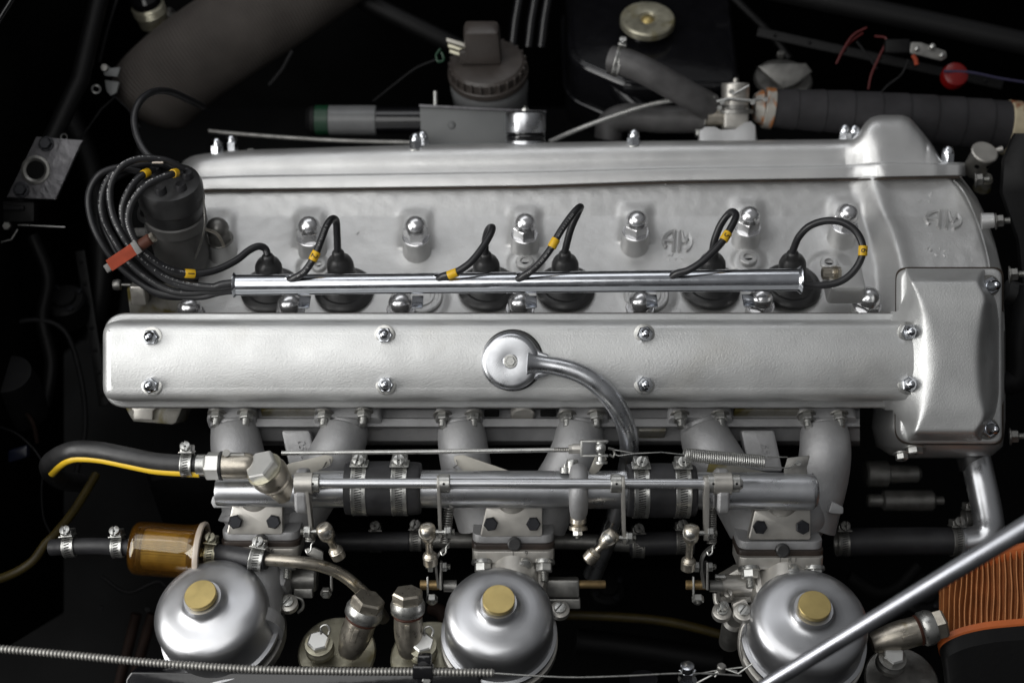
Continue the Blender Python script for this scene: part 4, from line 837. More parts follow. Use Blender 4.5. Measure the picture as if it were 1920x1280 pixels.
# right carb choke cam, spindle boss
t = bpy.data.objects['carburettor.002']
g = G().lathe(P(1349, 1097, -14), X, [(19, 0), (21, 2), (21, 60), (30, 66)], 30); g.prism([tuple(P(a, b, -10).to_2d()) for a, b in ((1350, 1086), (1384, 1066), (1420, 1060), (1420, 1130), (1352, 1130))], (0, 0, 0), X, Y, Z, -60, -12, 3); O(g, 'spindle_boss', 'machined', t)
g = G().lathe(P(1341, 1081, 4), X, [(5, 0), (5.5, 18), (4, 20)], 14); O(g, 'stop_pin', 'steel', t)
g = G().prism([tuple(P(a, b, 20).to_2d()) for a, b in roundpoly([(1372, 1132), (1400, 1120), (1408, 1150), (1396, 1166), (1376, 1152)], 7, 4)], (0, 0, 0), X, Y, Z, 6, 20, 3); O(g, 'lug', 'machined', t)
g = G().pipe([(1341, 1112, 0), (1343, 1128, 4), (1352, 1140, 8)], 5, 10, 6); g.lathe(P(1358, 1150, 4), UP, [(12, -10), (13, 0), (11, 6), (8, 10)], 20); O(g, 'link', 'machined', t)
inst('csc2', b_screw(9, 8), 'slotted_screw', 'steel', t, P(1356, 1136, 22), V((.2, .3, .9)), None, 2.2)
inst('csc3', b_screw(8, 14), 'slotted_screw', 'machined', t, P(1368, 1118, 8), V((-.3, .6, .7)), None, 2.2)
g = G().lathe(P(1374, 1176, -60), UP, [(20, -60), (22, 0), (22, 24), (16, 30)], 26); O(g, 'jet_body', 'dull', t)
g = G().tube([V(q) for q in cr([tuple(P(a, b, 34)) for a, b in ((1398, 1164), (1390, 1182), (1387, 1210), (1394, 1240), (1412, 1272))], 8)], 2.2, 8); O(g, 'rim_edge', 'machined', t)
t = bpy.data.objects['carburettor.001']
# lower throttle levers
def cranklever(label, x, y):
    t = T('throttle_crank', label, 'throttle lever', P(x, y, 40), 'bent throttle cranks')
    def q(a, b, z=46): return P(x + a, y + b, z)
    g = G(); pth = [(24, -28, 50), (14, -22, 54), (4, -12, 56), (0, 0, 54), (0, 16, 50), (2, 34, 44), (4, 50, 40)]
    pts = [P(x + a, y + b, z) for a, b, z in cr(pth, 4)]; rs = []
    for j, p in enumerate(pts):
        dd = (pts[min(j + 1, len(pts) - 1)] - pts[max(j - 1, 0)]).normalized(); nn = V((-dd.y, dd.x, 0)).normalized(); ww = 12 - 3 * sst(j / 10)
        rs.append([p + nn * 2.2 + Z * 3, p - nn * 2.2 + Z * 3, p - nn * 2.2 - Z * ww * 1.5, p + nn * 2.2 - Z * ww * 1.5])
    g.rings(rs); O(g, 'bent_arm', 'dull', t, sharp=40)
    g = G().box(q(9, 26, 36), X, Y, Z, 2.5, 26, 12, 2); O(g, 'side_plate', 'dull', t)
    nut(t, q(-6, 10, 46), -X, 10, 9, 'steel', stud=5, name='pinch_nut'); nut(t, q(12, 10, 44), X, 9, 8, 'steel', stud=7, name='pinch_nut')
    g = G().lathe(q(-30, 44, 24), X, [(8, 0), (9, 1), (9, 36)], 20); O(g, 'brass_spindle', 'rustbrass', t)
    g = G().lathe(q(14, 46, 22), X, [(11, 0), (11, 24)], 20); O(g, 'shaft', 'dull', t)
    g = G().box(q(-16, 46, 32), X, Y, Z, 2, 18, 5, 1.5); O(g, 'tab_washer', 'steel', t)
    nut(t, q(-8, 66, 34), V((0, -.8, .6)), 11, 12, 'steel', stud=5, name='lever_bolt')
cranklever('bent throttle crank left of the middle carburettor', 818, 1052)
cranklever('bent throttle crank left of the right carburettor', 1316, 1052)
kt = T('throttle_crank', 'shaded crank plate beside the left carburettor', 'throttle lever', P(590, 1040, 0), 'bent throttle cranks')
g = G().prism([tuple(P(a, b, 20).to_2d()) for a, b in roundpoly([(571, 1028), (590, 1026), (606, 1034), (606, 1060), (594, 1052), (575, 1040)], 4, 3)], (0, 0, 0), X, Y, Z, 10, 20, 2); O(g, 'plate', 'dull', kt)
g = G().box(P(622, 1088, -6), X, Y, Z, 2.5, 20, 8, 2); O(g, 'side_plate', 'dull', kt)
nut(kt, P(612, 1108, 0), V((0, -.5, .85)), 11, 10, 'dull', stud=4, name='lever_bolt')
# ------------------------------------------------------------------ float chambers
def chamber(label, lu, lv, z, r, ax, uniA, uniB, ub, bolt, mt='zincy'):
    t = T('float_chamber', label, 'float chamber', P(lu, lv, z), 'float chamber lids and fuel unions')
    c = P(lu, lv, z); g = G().lathe(c, UP, [(r - 6, -90), (r - 4, -12), (r + 3, -8), (r + 4, 0), (r + 1, 3), (r - 6, 3.5), (20, 3)], 52); O(g, 'lid', mt, t)
    g = G().lathe(P(*bolt), UP, [(27, -24), (27, -12), (22, -6), (22, -2), (26, 0), (26, 3), (20, 4)], 28); O(g, 'bolt_boss', mt, t)
    nut(t, P(*bolt) + UP * 3, UP, 21, 14, 'plated', spin=.3, name='lid_bolt')
    a, b = P(*uniA), P(*uniB); d = (b - a).normalized(); L = (b - a).length
    g = G().lathe(a, d, [(ub * .6, -6), (ub * .72, 0), (ub * .95, L * .25), (ub, L * .4), (ub * .97, L * .62)], 34); O(g, 'fuel_union', 'nickel', t, sharp=60)
    g = G().lathe(a, d, [(ub * 1.0, L * .62), (ub * 1.05, L * .64), (ub * 1.0, L * .66)], 34); O(g, 'red_washer', 'rust', t)
    g = G().lathe(a, d, [(ub * 1.02, L * .66), (ub * 1.16, L * .69), (ub * 1.18, L * .80), (ub * 1.05, L * .87)], 34); O(g, 'union_cap', 'steel', t, sharp=60)
    g = G().lathe(a, d, [(ub * 1.04, L * .86), (ub * 1.04, L * .99), (ub * .93, L * 1.02)], 6, Z, .3); O(g, 'union_hex', 'nickel', t)
    bx_, by_, bz_ = basis(d, Z); g = G().box(a + d * L * .46 + (Z - d * d.dot(Z)).normalized() * (ub - 1.2), d, d.cross(Z).normalized(), (Z - d * d.dot(Z)).normalized(), 15, 5, 2.2, 2); O(g, 'keeper', 'nickel', t)
    g = G().tube([V(q) for q in cr([tuple(P(bolt[0] + a_, bolt[1] - 22 + b_, bolt[2] + 4)) for a_, b_ in ((4, 4), (4, -10), (14, -14), (20, -6), (18, 4))], 5)], 2.4, 8); O(g, 'tickler_wire', 'steel', t)
    return t
chamber('left float chamber lid with slanted fuel union, right of the left carburettor', 632, 1222, -30, 70, UP, (655, 1222, 20), (692, 1122, 60), 30, (598, 1207, 20), 'zincy')
chamber('middle float chamber lid with upright fuel union, beside the middle carburettor', 808, 1232, 0, 72, UP, (767, 1222, 30), (764, 1110, 70), 27, (792, 1210, 40))
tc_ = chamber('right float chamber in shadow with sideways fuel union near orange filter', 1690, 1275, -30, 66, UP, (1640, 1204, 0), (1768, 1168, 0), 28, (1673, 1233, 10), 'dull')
g = G().lathe(P(798, 1240, 40), -Y + Z * .3, [(13, 0), (15, 8), (15, 20), (12, 22)], 22); O(g, 'banjo_pipe_end', 'blackgloss', None, label='black banjo pipe end under the middle float chamber bolt', cat='pipe')
# ------------------------------------------------------------------ fuel filter and line
zf_ = -6
ff = T('fuel_filter', 'amber see-through fuel filter with pale end rim', 'fuel filter', P(315, 1032, zf_))
a, b = P(246, 1026, zf_), P(384, 1036, zf_); d = (b - a).normalized()
L = (b - a).length
prf = [(14, -10), (14, -2), (30, 0), (44, 4), (49, 10), (50.5, 18), (50.5, L * .72), (52, L * .84), (56, L * .93)]
g = G().lathe(a, d, prf, 56, c0=False, c1=False); n0 = len(prf)
g.lathe(a, d, [(r - 2.2, h + (2 if j < 4 else 0)) for j, (r, h) in enumerate(prf)][::-1], 56, c0=False, c1=False); O(g, 'amber_case', 'amber', ff, sharp=50)
g = G().lathe(a, d, [(51, L * .90), (56, L * .92), (58.5, L * .96), (58, L * .99), (54, L), (50, L * .985)], 56, c0=False, c1=False); O(g, 'end_rim', 'white', ff)
g = G().lathe(a, d, [(50, L * .93), (44, L * .90), (30, L * .88), (14, L * .9), (13, L * 1.0), (12, L * 1.1)], 44, c0=False); O(g, 'end_cap', 'amber', ff)
pts = []; n = 44
for j in range(n * 2):
    rr = 38 if j % 2 else 31; pts.append((rr * math.cos(PI * j / n), rr * math.sin(PI * j / n)))
x, y, z = basis(d); g = G().prism(pts, a, x, y, d, 24, L * .80, 0); O(g, 'pleated_element', 'paper', ff, sharp=20)
g = G().lathe(a, d, [(12, 18), (42, 20), (43, 26), (12, 28)], 40); O(g, 'element_end', 'dkyellow', ff)
g = G(); vs, fs = textverts('IN', 18, 1); pr_ = (Z * .75 + Y * .66).normalized(); g.add([a + d * (L * .62 + p) + (pr_ * math.cos(q / 52) + pr_.cross(d) * -math.sin(q / 52)) * (51 + h * .3) for p, q, h in vs], fs)
def hose(label, path, r, mt='hose', cat='hose', name='hose', n=26, sub=8):
    g = G().pipe(path, r, n, sub); return O(g, name, mt, None, label=label, cat=cat, sharp=80)
hose('short black fuel hose entering the amber filter from the left', [(96, 1026, -20), (130, 1024, -14), (180, 1023, -8), (243, 1026, -6)], 15.5, 'hose', name='fuel_hose')
hose('black fuel hose between the amber filter and the steel fuel pipe', [(388, 1036, -6), (410, 1036, 0), (440, 1040, 20), (484, 1048, 46), (500, 1050, 52)], 17, 'hose', name='fuel_hose')
hose('bare steel fuel pipe curving down between left and middle carburettors', [(486, 1048, 46), (520, 1050, 50), (560, 1053, 50), (600, 1060, 40), (640, 1076, 20), (675, 1104, 0), (704, 1134, -30), (720, 1160, -60)], 11.5, 'nickel', 'pipe', name='fuel_pipe')
clamp('leftmost fuel hose clamp on the short hose before the filter', P(131, 1024, -14), X + Y * .1, 19, 21, Y, V((0, .6, .8)), sr=9.5)
clamp('fuel hose clamp just left of the amber filter', P(222, 1025, -7), X + Y * .05, 19, 20, Y, V((0, .6, .8)), sr=9.5)
clamp('yellowish fuel hose clamp just right of the amber filter', P(396, 1037, -4), X - Y * .1, 19, 20, Y, V((0, .6, .8)), 'zincy', sr=9.5)
clamp('fuel hose clamp over the steel pipe end above the left dashpot', P(482, 1047, 46), X - Y * .2, 21, 24, Y + X * .1, V((0, .6, .8)), sr=10)
# ------------------------------------------------------------------ cable across the bottom
cb = T('choke_cable', 'spiral metal cable casing running along the bottom edge with bare wire end', 'cable', P(500, 1255, 150))
q = cr([(-30, 1213, 190), (120, 1226, 185), (300, 1243, 180), (480, 1254, 175), (650, 1258, 172), (780, 1258.5, 170), (928, 1261, 168)], 40)
pts = [P(*p) for p in q]; fine = []
for p0, p1 in zip(pts, pts[1:]):
    fine += [p0.lerp(p1, t_ / 3) for t_ in range(3)]
L = 0; rad = []
for j, p in enumerate(fine):
    if j: L += (p - fine[j - 1]).length
    rad.append(6.6 + 1.0 * math.cos(2 * PI * L / 6.6))
g = G().tube(fine, rad, 14); O(g, 'spiral_casing', 'spiral', cb, sharp=180)
g = G().pipe([(920, 1261, 168), (1000, 1266, 165), (1080, 1269, 160), (1180, 1266, 150), (1260, 1262, 140), (1330, 1262, 130), (1390, 1266, 120)], 1.8, 8, 6); O(g, 'inner_wire', 'steel', cb)
ck = T('cable_clip', 'black clip holding the spiral cable under the middle float bolt', 'clip', P(793, 1258, 160))
g = G().box(P(793, 1258, 168), X, Y, Z, 18, 12, 11, 3); g.box(P(796, 1240, 150), X, Y, Z, 12, 14, 12, 3); O(g, 'clip_body', 'blackgloss', ck)
g = G().box(P(796, 1276, 165), X, Y, Z, 13, 12, 9, 3); O(g, 'clip_foot', 'blackgloss', ck); nut(ck, P(800, 1274, 172), Z, 8, 6, 'steel')
wl = T('cable_end_fitting', 'bright bolt and twisted locking wire at the bottom edge near the right carburettor', 'cable end', P(1290, 1270, 110))
g = G().lathe(P(1288, 1285, 110), V((0, .85, .5)), [(14, -30), (14, 10), (17, 12), (17, 15)], 24); O(g, 'barrel', 'chrome2', wl)
nut(wl, P(1288, 1265, 122), V((0, .85, .5)), 15, 14, 'chrome2', name='nut'); g = G().lathe(P(1288, 1256, 134), V((0, .85, .5)), [(12, 0), (13, 4), (12, 12), (9, 13)], 24); O(g, 'cap', 'chrome2', wl)
g = G()
g.tube([P(1302, 1282, 120), P(1340, 1262, 122), P(1356, 1252, 125), P(1384, 1262, 125), P(1411, 1243, 128)], 1.9, 8); g.tube([P(1300, 1264, 124), P(1350, 1255, 120), P(1392, 1250, 122)], 1.5, 8); g.tube([P(1340, 1268, 122), P(1356, 1252, 124), P(1382, 1258, 124)], 1.7, 8); O(g, 'locking_wire', 'steel', wl)
g = G().lathe(P(1353, 1248, 126), V((0, .8, .6)), [(8, -14), (8, 0), (6, 2)], 16); O(g, 'pin', 'dull', wl)
pb = T('black_tray_edge', 'black glossy panel edge along the bottom left of the picture', 'panel', P(500, 1300, 100))
g = G().plate(roundpoly([(232, 1340), (236, 1272), (246, 1258), (900, 1263), (906, 1340)], [2, 10, 10, 6, 2], 5), 60, 110, 4); O(g, 'panel', 'blackgloss', pb)
g = G().lathe(P(1205, 1305, 60), V((0, .9, .4)), [(30, -30), (30, 0), (26, 4), (26, 40)], 30); O(g, 'lower_union', 'blackgloss', None, label='small black round fitting at the bottom edge right of the middle carburettor', cat='fitting')
# ------------------------------------------------------------------ bonnet stay
st = T('bonnet_stay', 'smooth metal bonnet stay rod crossing the lower right corner', 'stay rod', P(1640, 1165, 400))
a, b = P(1380, 1318, 300), P(1960, 966, 560)
g = G(); n_ = 24; g.tube([a.lerp(b, j / n_) for j in range(n_ + 1)], [11.5 + 3.6 * j / n_ for j in range(n_ + 1)], 32); O(g, 'rod', 'rodsteel', st)
# ------------------------------------------------------------------ orange air filter
af = T('air_filter', 'orange pleated air filter at the right edge behind the bonnet stay', 'air filter', P(1850, 1180, -60))
NEAR = [(1790, 1262, -150), (1772, 1232, -80), (1761, 1213, -26), (1764, 1201, -6), (1780, 1190, 0), (1808, 1179, 0), (1850, 1170, 0), (1900, 1165, 0), (1960, 1160, 0), (2030, 1156, 0)]
FAR = [(1800, 1140, -240), (1776, 1124, -180), (1762, 1112, -130), (1764, 1100, -111), (1784, 1083, -105), (1812, 1064, -105), (1850, 1047, -105), (1900, 1034, -105), (1960, 1026, -105), (2030, 1022, -105)]
nn_ = cr([tuple(P(*q_)) for q_ in NEAR], 40); ff_ = cr([tuple(P(*q_)) for q_ in FAR], 40)
nc = [V(p) for p in nn_]; fcv = [V(p) for p in ff_]
tot = [0]
for p0, p1 in zip(nc, nc[1:]): tot.append(tot[-1] + (p1 - p0).length)
def along(s_):
    for j in range(len(tot) - 1):
        if tot[j + 1] >= s_:
            t_ = (s_ - tot[j]) / (tot[j + 1] - tot[j]); return nc[j].lerp(nc[j + 1], t_), fcv[j].lerp(fcv[j + 1], t_), (nc[j + 1] - nc[j]).normalized()
    return nc[-1], fcv[-1], (nc[-1] - nc[-2]).normalized()
g = G(); gr = G(); s_ = 0; j = 0; nrow = 12; rows = []
while s_ < tot[-1] - 12:
    per = 11.0 if s_ > 190 else 8.5
    wob = [math.sin(j * 1.7 + r_ * .8) * .5 + math.sin(j * .35 + r_ * .4) * 1.2 for r_ in range(nrow + 1)]
    for k_, (ds_, dep) in enumerate(((0, 0), (2.2, 0), (4.6, 15), (per - 2.4, 15))):
        p, q_, d = along(s_ + ds_); nv = V((-d.y, d.x, 0)).normalized()
        rows.append([p.lerp(q_, r_ / nrow) - nv * dep + d * wob[r_] for r_ in range(nrow + 1)])
    gr.rings([[rows[-4][r_] + V((0, 0, .0)), rows[-3][r_]] for r_ in range(nrow + 1)], closed=False)
    s_ += per; j += 1
g.rings(rows, closed=False); O(g, 'pleated_paper', 'filter', af, sharp=20)
gr.v = [p + V((-.2, .5, .4)) for p in gr.v]; O(gr, 'pleat_edges', 'ridge', af, kind='stuff')
e = [along(tot[-1] * j_ / 70) for j_ in range(71)]
g = G(); g.rings([[p + V((-d.y, d.x, 0)) * 5, p + V((-d.y, d.x, 0)) * 5 + OUT * 11, p - V((-d.y, d.x, 0)) * 18 + OUT * 11, p - V((-d.y, d.x, 0)) * 18] for p, q_, d in e]); O(g, 'near_rim', 'filterrim', af)
g = G(); g.rings([[q_ + V((-d.y, d.x, 0)) * 4, q_ + V((-d.y, d.x, 0)) * 4 - OUT * 12, q_ - V((-d.y, d.x, 0)) * 22 - OUT * 12, q_ - V((-d.y, d.x, 0)) * 22] for p, q_, d in e]); O(g, 'far_rim', 'filterrim', af)
g = G(); g.rings([[p + OUT * 12 + V((-d.y, d.x, 0)) * 2, p + OUT * 40 + V((-d.y, d.x, 0)) * 2, p - V((-30, 260, 0)) + OUT * 44] for p, q_, d in e[20:]], closed=False); O(g, 'end_plate', 'blackmatt', af)
# ------------------------------------------------------------------ things behind the far cover
# ribbed duct top left
dt = T('air_duct', 'large ribbed grey-brown fabric duct sweeping up at the top left', 'duct', P(400, 80, -620))
pth = cr([(262, 215, -640), (300, 165, -620), (370, 105, -600), (460, 45, -600), (560, -20, -620), (660, -90, -660)], 26)
fine = [P(*p) for p in pth]; L = 0; rad = []; f2 = []
for p0, p1 in zip(fine, fine[1:]): f2 += [p0, p0.lerp(p1, .25), p0.lerp(p1, .5), p0.lerp(p1, .75)]
for j, p in enumerate(f2):
    if j: L += (p - f2[j - 1]).length
    rad.append((104 if L > 60 else 104 * math.sqrt(max(.02, 1 - ((60 - L) / 62) ** 2))) + .55 * math.cos(2 * PI * L / 7))
g = G().tube(f2, rad, 60); O(g, 'duct_hose', 'beigeduct', dt, sharp=180)
# jar top left
jr = T('suspension_jar', 'round fitting with glossy black top and brass threaded neck at the top left', 'fitting', P(290, 30, -640))
c = P(284, 30, -640); ax = (UP + X * -.12).normalized()
g = G().lathe(c, ax, [(34, -20), (36, 6)] + [(36 + 3 * (j % 2), 8 + j * 4) for j in range(6)] + [(33, 34)], 40); O(g, 'threaded_neck', 'zincy', jr)
g = G().lathe(c, ax, [(30, 30), (34, 36), (34, 52), (26, 64), (10, 68)], 40); O(g, 'black_top', 'blackgloss', jr)
g = G().lathe(P(318, 30, -650), V((.8, .4, .3)), [(14, 0), (17, 4), (17, 10), (9, 12)], 24, c1=False); O(g, 'side_ring', 'dull', jr)
# brackets upper left
hb = T('small_bracket', 'small dark steel bracket with bolt beside the large duct', 'bracket', P(205, 150, -500))
g = G().prism([tuple(P(a, b, -480).to_2d()) for a, b in ((190, 122), (204, 124), (206, 128), (226, 126), (220, 144), (196, 142))], (0, 0, 0), X, Y, Z, -486, -480, 1); O(g, 'tab', 'grey', hb)
g = G().prism([tuple(P(a, b, -490).to_2d()) for a, b in ((196, 150), (224, 154), (218, 174), (208, 180), (200, 172))], (0, 0, 0), X, Y, Z, -496, -490, 1); O(g, 'lower_tab', 'grey', hb)
nut(hb, P(197, 128, -480), Z, 9, 8, 'dull'); g = G().lathe(P(180, 167, -480), V((.3, .2, 1)), [(7, 0), (9, 1), (11, 0), (7, -1)], 20, c0=False, c1=False); O(g, 'ring', 'steel', hb)
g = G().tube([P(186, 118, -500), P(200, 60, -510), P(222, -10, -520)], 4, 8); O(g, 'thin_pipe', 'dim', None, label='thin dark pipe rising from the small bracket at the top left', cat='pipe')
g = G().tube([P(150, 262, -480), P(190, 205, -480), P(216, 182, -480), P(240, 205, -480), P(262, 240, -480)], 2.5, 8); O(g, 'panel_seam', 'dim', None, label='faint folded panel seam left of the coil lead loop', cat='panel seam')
g = G().tube([P(-20, 500, -380), P(60, 340, -380), P(150, 150, -420), P(190, -20, -460)], 20, 20); O(g, 'wing_beading', 'blackmatt', None, label='black rounded channel running up the left side of the bay', cat='channel')
g = G().tube([P(-30, 90, -200), P(-4, 40, -200), P(30, -14, -200)], 7, 16); O(g, 'wing_edge', 'blackgloss', None, label='glossy edge of black bodywork in the top left corner', cat='body edge')
# grey plate with hole
gp = T('steel_mount_plate', 'dull grey plate with a round grommet hole and two bolts at the left', 'plate', P(75, 318, -320))
zp = -300; tri = [(68, 256), (156, 263), (150, 272), (104, 374), (12, 370)]
g = G().prism([tuple(P(a, b, zp).to_2d()) for a, b in tri], (0, 0, 0), X, Y, Z, zp - 10, zp, 1.5); O(g, 'plate', 'greybag', gp)
c = P(67, 319, zp); g = G().lathe(c, Z + X * .0, [(31, -1), (30, 3), (25, 5), (20, 2), (19, -3)], 36, c0=False, c1=False); O(g, 'grommet', 'dull', gp); g = G().lathe(c, Z, [(19.5, .4), (19.5, .9)], 30); O(g, 'hole', 'dark', gp)
nut(gp, P(87, 270, zp), Z, 13, 10, 'blackbolt', washer=16, name='plate_bolt'); nut(gp, P(40, 356, zp), Z, 13, 10, 'blackbolt', washer=17, name='plate_bolt')
g = G().lathe(P(120, 257, zp - 5), Z, [(5, 0), (7, 2), (8, 0)], 16, c0=False, c1=False); O(g, 'ring', 'steel', gp)
lk = T('bonnet_latch', 'dark latch parts and small steel wire clip below the grey plate', 'latch', P(35, 410, -320))
g = G().box(P(38, 398, -330), X, Y, Z, 34, 22, 14, 4); O(g, 'latch_body', 'blackmatt', lk); g = G().box(P(26, 390, -312), X, Y, Z, 22, 5, 4, 2); O(g, 'latch_lip', 'dim', lk)
g = G().tube([P(34, 422, -310), P(60, 423, -310), P(122, 426, -320)], 1.6, 8); g.tube([P(33, 430, -310), P(22, 448, -310), P(4, 454, -310), P(-6, 450, -310)], 2, 8); O(g, 'wire_clip', 'steel', lk)
nut(lk, P(14, 424, -312), Z, 9, 8, 'dull')
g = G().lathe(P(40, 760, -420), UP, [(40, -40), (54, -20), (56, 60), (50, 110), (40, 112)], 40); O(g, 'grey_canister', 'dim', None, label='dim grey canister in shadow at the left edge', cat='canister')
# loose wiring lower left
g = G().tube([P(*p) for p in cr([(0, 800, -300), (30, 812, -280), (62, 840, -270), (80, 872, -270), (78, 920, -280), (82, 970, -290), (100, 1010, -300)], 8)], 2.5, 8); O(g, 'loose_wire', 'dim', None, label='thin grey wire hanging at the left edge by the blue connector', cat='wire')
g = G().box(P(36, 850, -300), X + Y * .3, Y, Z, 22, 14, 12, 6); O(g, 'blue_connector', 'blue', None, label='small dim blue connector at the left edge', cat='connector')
g = G().tube([P(*p) for p in cr([(-20, 1092, -60), (30, 1072, -60), (62, 1050, -70), (84, 1020, -90), (104, 1000, -110), (140, 955, -170), (180, 890, -250)], 8)], 9, 14); O(g, 'yellow_hose', 'dkyellow', None, label='yellow hose coloured dark for the shadow at the lower left edge', cat='hose')
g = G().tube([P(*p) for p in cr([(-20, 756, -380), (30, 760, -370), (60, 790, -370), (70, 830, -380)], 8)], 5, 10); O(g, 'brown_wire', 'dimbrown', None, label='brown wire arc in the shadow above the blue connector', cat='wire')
cp = T('wooden_footing', 'dim brown strip with screws in the deep shadow at the lower left', 'strip', P(230, 1190, -500))
for (a, b) in ((222, 262), (246, 292)):
    g = G().tube([P(b - 6, 1150, -520), P(a, 1290, -520)], 12, 12); O(g, 'strip', 'dimbrown', cp)
for (a, b) in ((188, 1138), (277, 1141)):
    g = G().lathe(P(a, b, -500), Z, [(6, 0), (6, 4)], 12); O(g, 'screw', 'dim', cp)
# green-ended silver canister
cn = T('silver_canister', 'horizontal silver canister with green ring behind the far cam cover', 'canister', P(660, 228, -560))
a = P(592, 226, -560); g = G().lathe(a, X, [(26, -20), (33, -10), (33, 0)], 36); O(g, 'end', 'blackmatt', cn)
g = G().lathe(a, X, [(33, 0), (34.5, 1), (34.5, 30), (33, 31)], 36); O(g, 'green_ring', 'green', cn)
g = G().lathe(a + X * 31, X, [(33, 0), (34, 1), (34, 106), (32, 108)], 40); O(g, 'barrel', 'milky', cn)
g = G().lathe(a + X * 139, X, [(30, 0), (30, 150)], 36); O(g, 'rear_end', 'blackgloss', cn)
g = G().tube([P(720, 213, -540), P(760, 216, -540), P(800, 220, -540)], 5, 10); O(g, 'rusty_pipe', 'rust', None, label='thin rusty pipe beside the silver canister', cat='pipe')
# thin throttle cable along the cover top
g = G().tube([P(*p) for p in cr([(392, 246, -560), (430, 250, -555), (520, 257, -548), (640, 264, -540), (760, 267, -535), (806, 268, -532)], 8)], 5, 12); O(g, 'cable_sleeve', 'dull', None, label='thin silver cable running along behind the far cam cover', cat='cable')
q = cr([(1030, 266, -500), (1080, 244, -500), (1150, 218, -500), (1220, 196, -500), (1300, 182, -500)], 60); pts = [P(*p) for p in q]; L = 0; rad = []
for j, p in enumerate(pts):
    if j: L += (p - pts[j - 1]).length
    rad.append(5.6 + .7 * math.cos(2 * PI * L / 6))
g = G().tube(pts, rad, 12); O(g, 'heater_cable', 'steel', None, label='spiral sheathed heater cable rising to the tap behind the far cam cover', cat='cable', sharp=180)
# grey bracket plate
bp = T('grey_bracket_plate', 'flat grey bracket plate with rivet behind the polished filler cap', 'bracket', P(900, 235, -520))
g = G().prism([tuple(P(a, b, -500).to_2d()) for a, b in ((787, 198), (1022, 210), (1022, 275), (790, 275))], (0, 0, 0), X, Y, Z, -504, -500, 1); O(g, 'plate', 'grey', bp)
g = G().prism([tuple(P(a, b, -497).to_2d()) for a, b in ((786, 196), (1024, 208), (1024, 212), (786, 201))], (0, 0, 0), X, Y, Z, -540, -494, 1); O(g, 'folded_edge', 'greybag', bp)
g = G().lathe(P(847, 235, -500), Z, [(9, 0), (7, 3), (3, 4)], 16); O(g, 'rivet', 'grey', bp)
# fluid reservoir
rs_ = T('fluid_reservoir', 'fluid reservoir with dusty brown ribbed cap and boxed terminal on top', 'reservoir', P(915, 190, -560))
c = P(918, 166, -600); ax = (UP + X * -.06).normalized()
g = G().lathe(c, ax, [(84, -60), (88, -10), (90, 10), (88, 26), (82, 34)], 48); O(g, 'bottle', 'milky', rs_)
g = G().lathe(c, ax, [(88, 34), (92, 40), (92, 52), (90, 54)], 48); g.lathe(c, ax, [(84, 54), (86, 74), (80, 80), (60, 84), (20, 86)], 48); O(g, 'cap', 'brown', rs_)
for j in range(26):
    a = 2 * PI * j / 26; x, y, z = basis(ax); e = x * math.cos(a) + y * math.sin(a)
    inst('capnib', lambda: G().box((0, 0, 0), X, Y, Z, 6, 2.5, 12, 1), 'cap_rib', 'brown', rs_, c + ax * 64 + e * 83.5, ax, e, PI / 2)
g = G().box(c + ax * 128 + X * -6, X, OUT, ax, 40, 26, 48, 12); g.box(c + ax * 100 - X * 36, X, OUT, ax, 24, 20, 18, 5); O(g, 'terminal_box', 'brown', rs_)
for j in range(3):
    g = G().box(c + ax * (128 - j * 12) - X * (66 - j * 2) + Y * (2 - j * 3), X + Y * -.3, Y, Z, 22, 4.5, 5, 1.5); O(g, 'terminal', 'zincy' if j else 'beige', rs_)
g = G().tube([P(*p) for p in cr([(826, 92, -500), (818, 104, -500), (822, 116, -500), (832, 112, -500), (828, 98, -500)], 6)], 3, 8); O(g, 'green_lead', 'green', rs_)
g = G().tube([P(*p) for p in cr([(818, 112, -510), (780, 128, -530), (740, 158, -550), (700, 190, -580)], 8)], 3, 8); O(g, 'black_wire', 'dim', None, label='thin dark wire curving away left of the reservoir cap', cat='wire')
g = G().lathe(P(816, 205, -540), Y, [(5, 0), (5, 40), (3, 42)], 14); O(g, 'threaded_rod', 'steel', None, label='short threaded rod standing left of the white reservoir', cat='rod')
# header tank
hd_ = T('header_tank', 'glossy black expansion tank with a round zinc pressure cap', 'tank', P(1200, 100, -620))
k = K(-600); oc = P(1215, 20, -660)
out2 = roundpoly([(-190, -120), (-60, -200), (200, -205), (215, 190), (-190, 190)], [90, 60, 40, 30, 60], 10)
by = V((0, .766, -.643)); g = G().prism([(a_, b_ * 1.1) for a_, b_ in out2], oc - UP * 40, X, by, UP, -190, 0, 16, 5); O(g, 'tank_body', 'blackgloss', hd_, sharp=60)
rr = [oc - UP * 150 + X * a_ + by * b_ * 1.1 for a_, b_ in inset(out2, -3)]; g = G().tube(rr + [rr[0]], 5, 10, False); O(g, 'weld_seam', 'blackgloss', hd_)
rr = [oc - UP * 42 + X * a_ + by * b_ * 1.1 for a_, b_ in inset(out2, 12)]; g = G().tube(rr + [rr[0]], 4, 10, False); O(g, 'top_seam', 'blackgloss', hd_)
c = P(1214, 40, -650) ; g = G().lathe(c - UP * 30, UP, [(46, -10), (44, 10), (50, 14), (50, 18)], 40); O(g, 'filler_neck', 'blackgloss', hd_)
g = G().lathe(c - UP * 8, UP, [(60, -4), (64, 0), (64, 14), (61, 18), (30, 19), (22, 17), (20, 13), (8, 13), (6, 15)], 56); pc_ = O(g, 'pressure_cap', 'zincy', hd_)
g = G().lathe(c + UP * 5, UP, [(16, 0), (14, 3), (8, 6), (3, 7)], 24); O(g, 'cap_rivet', 'brass', pc_)
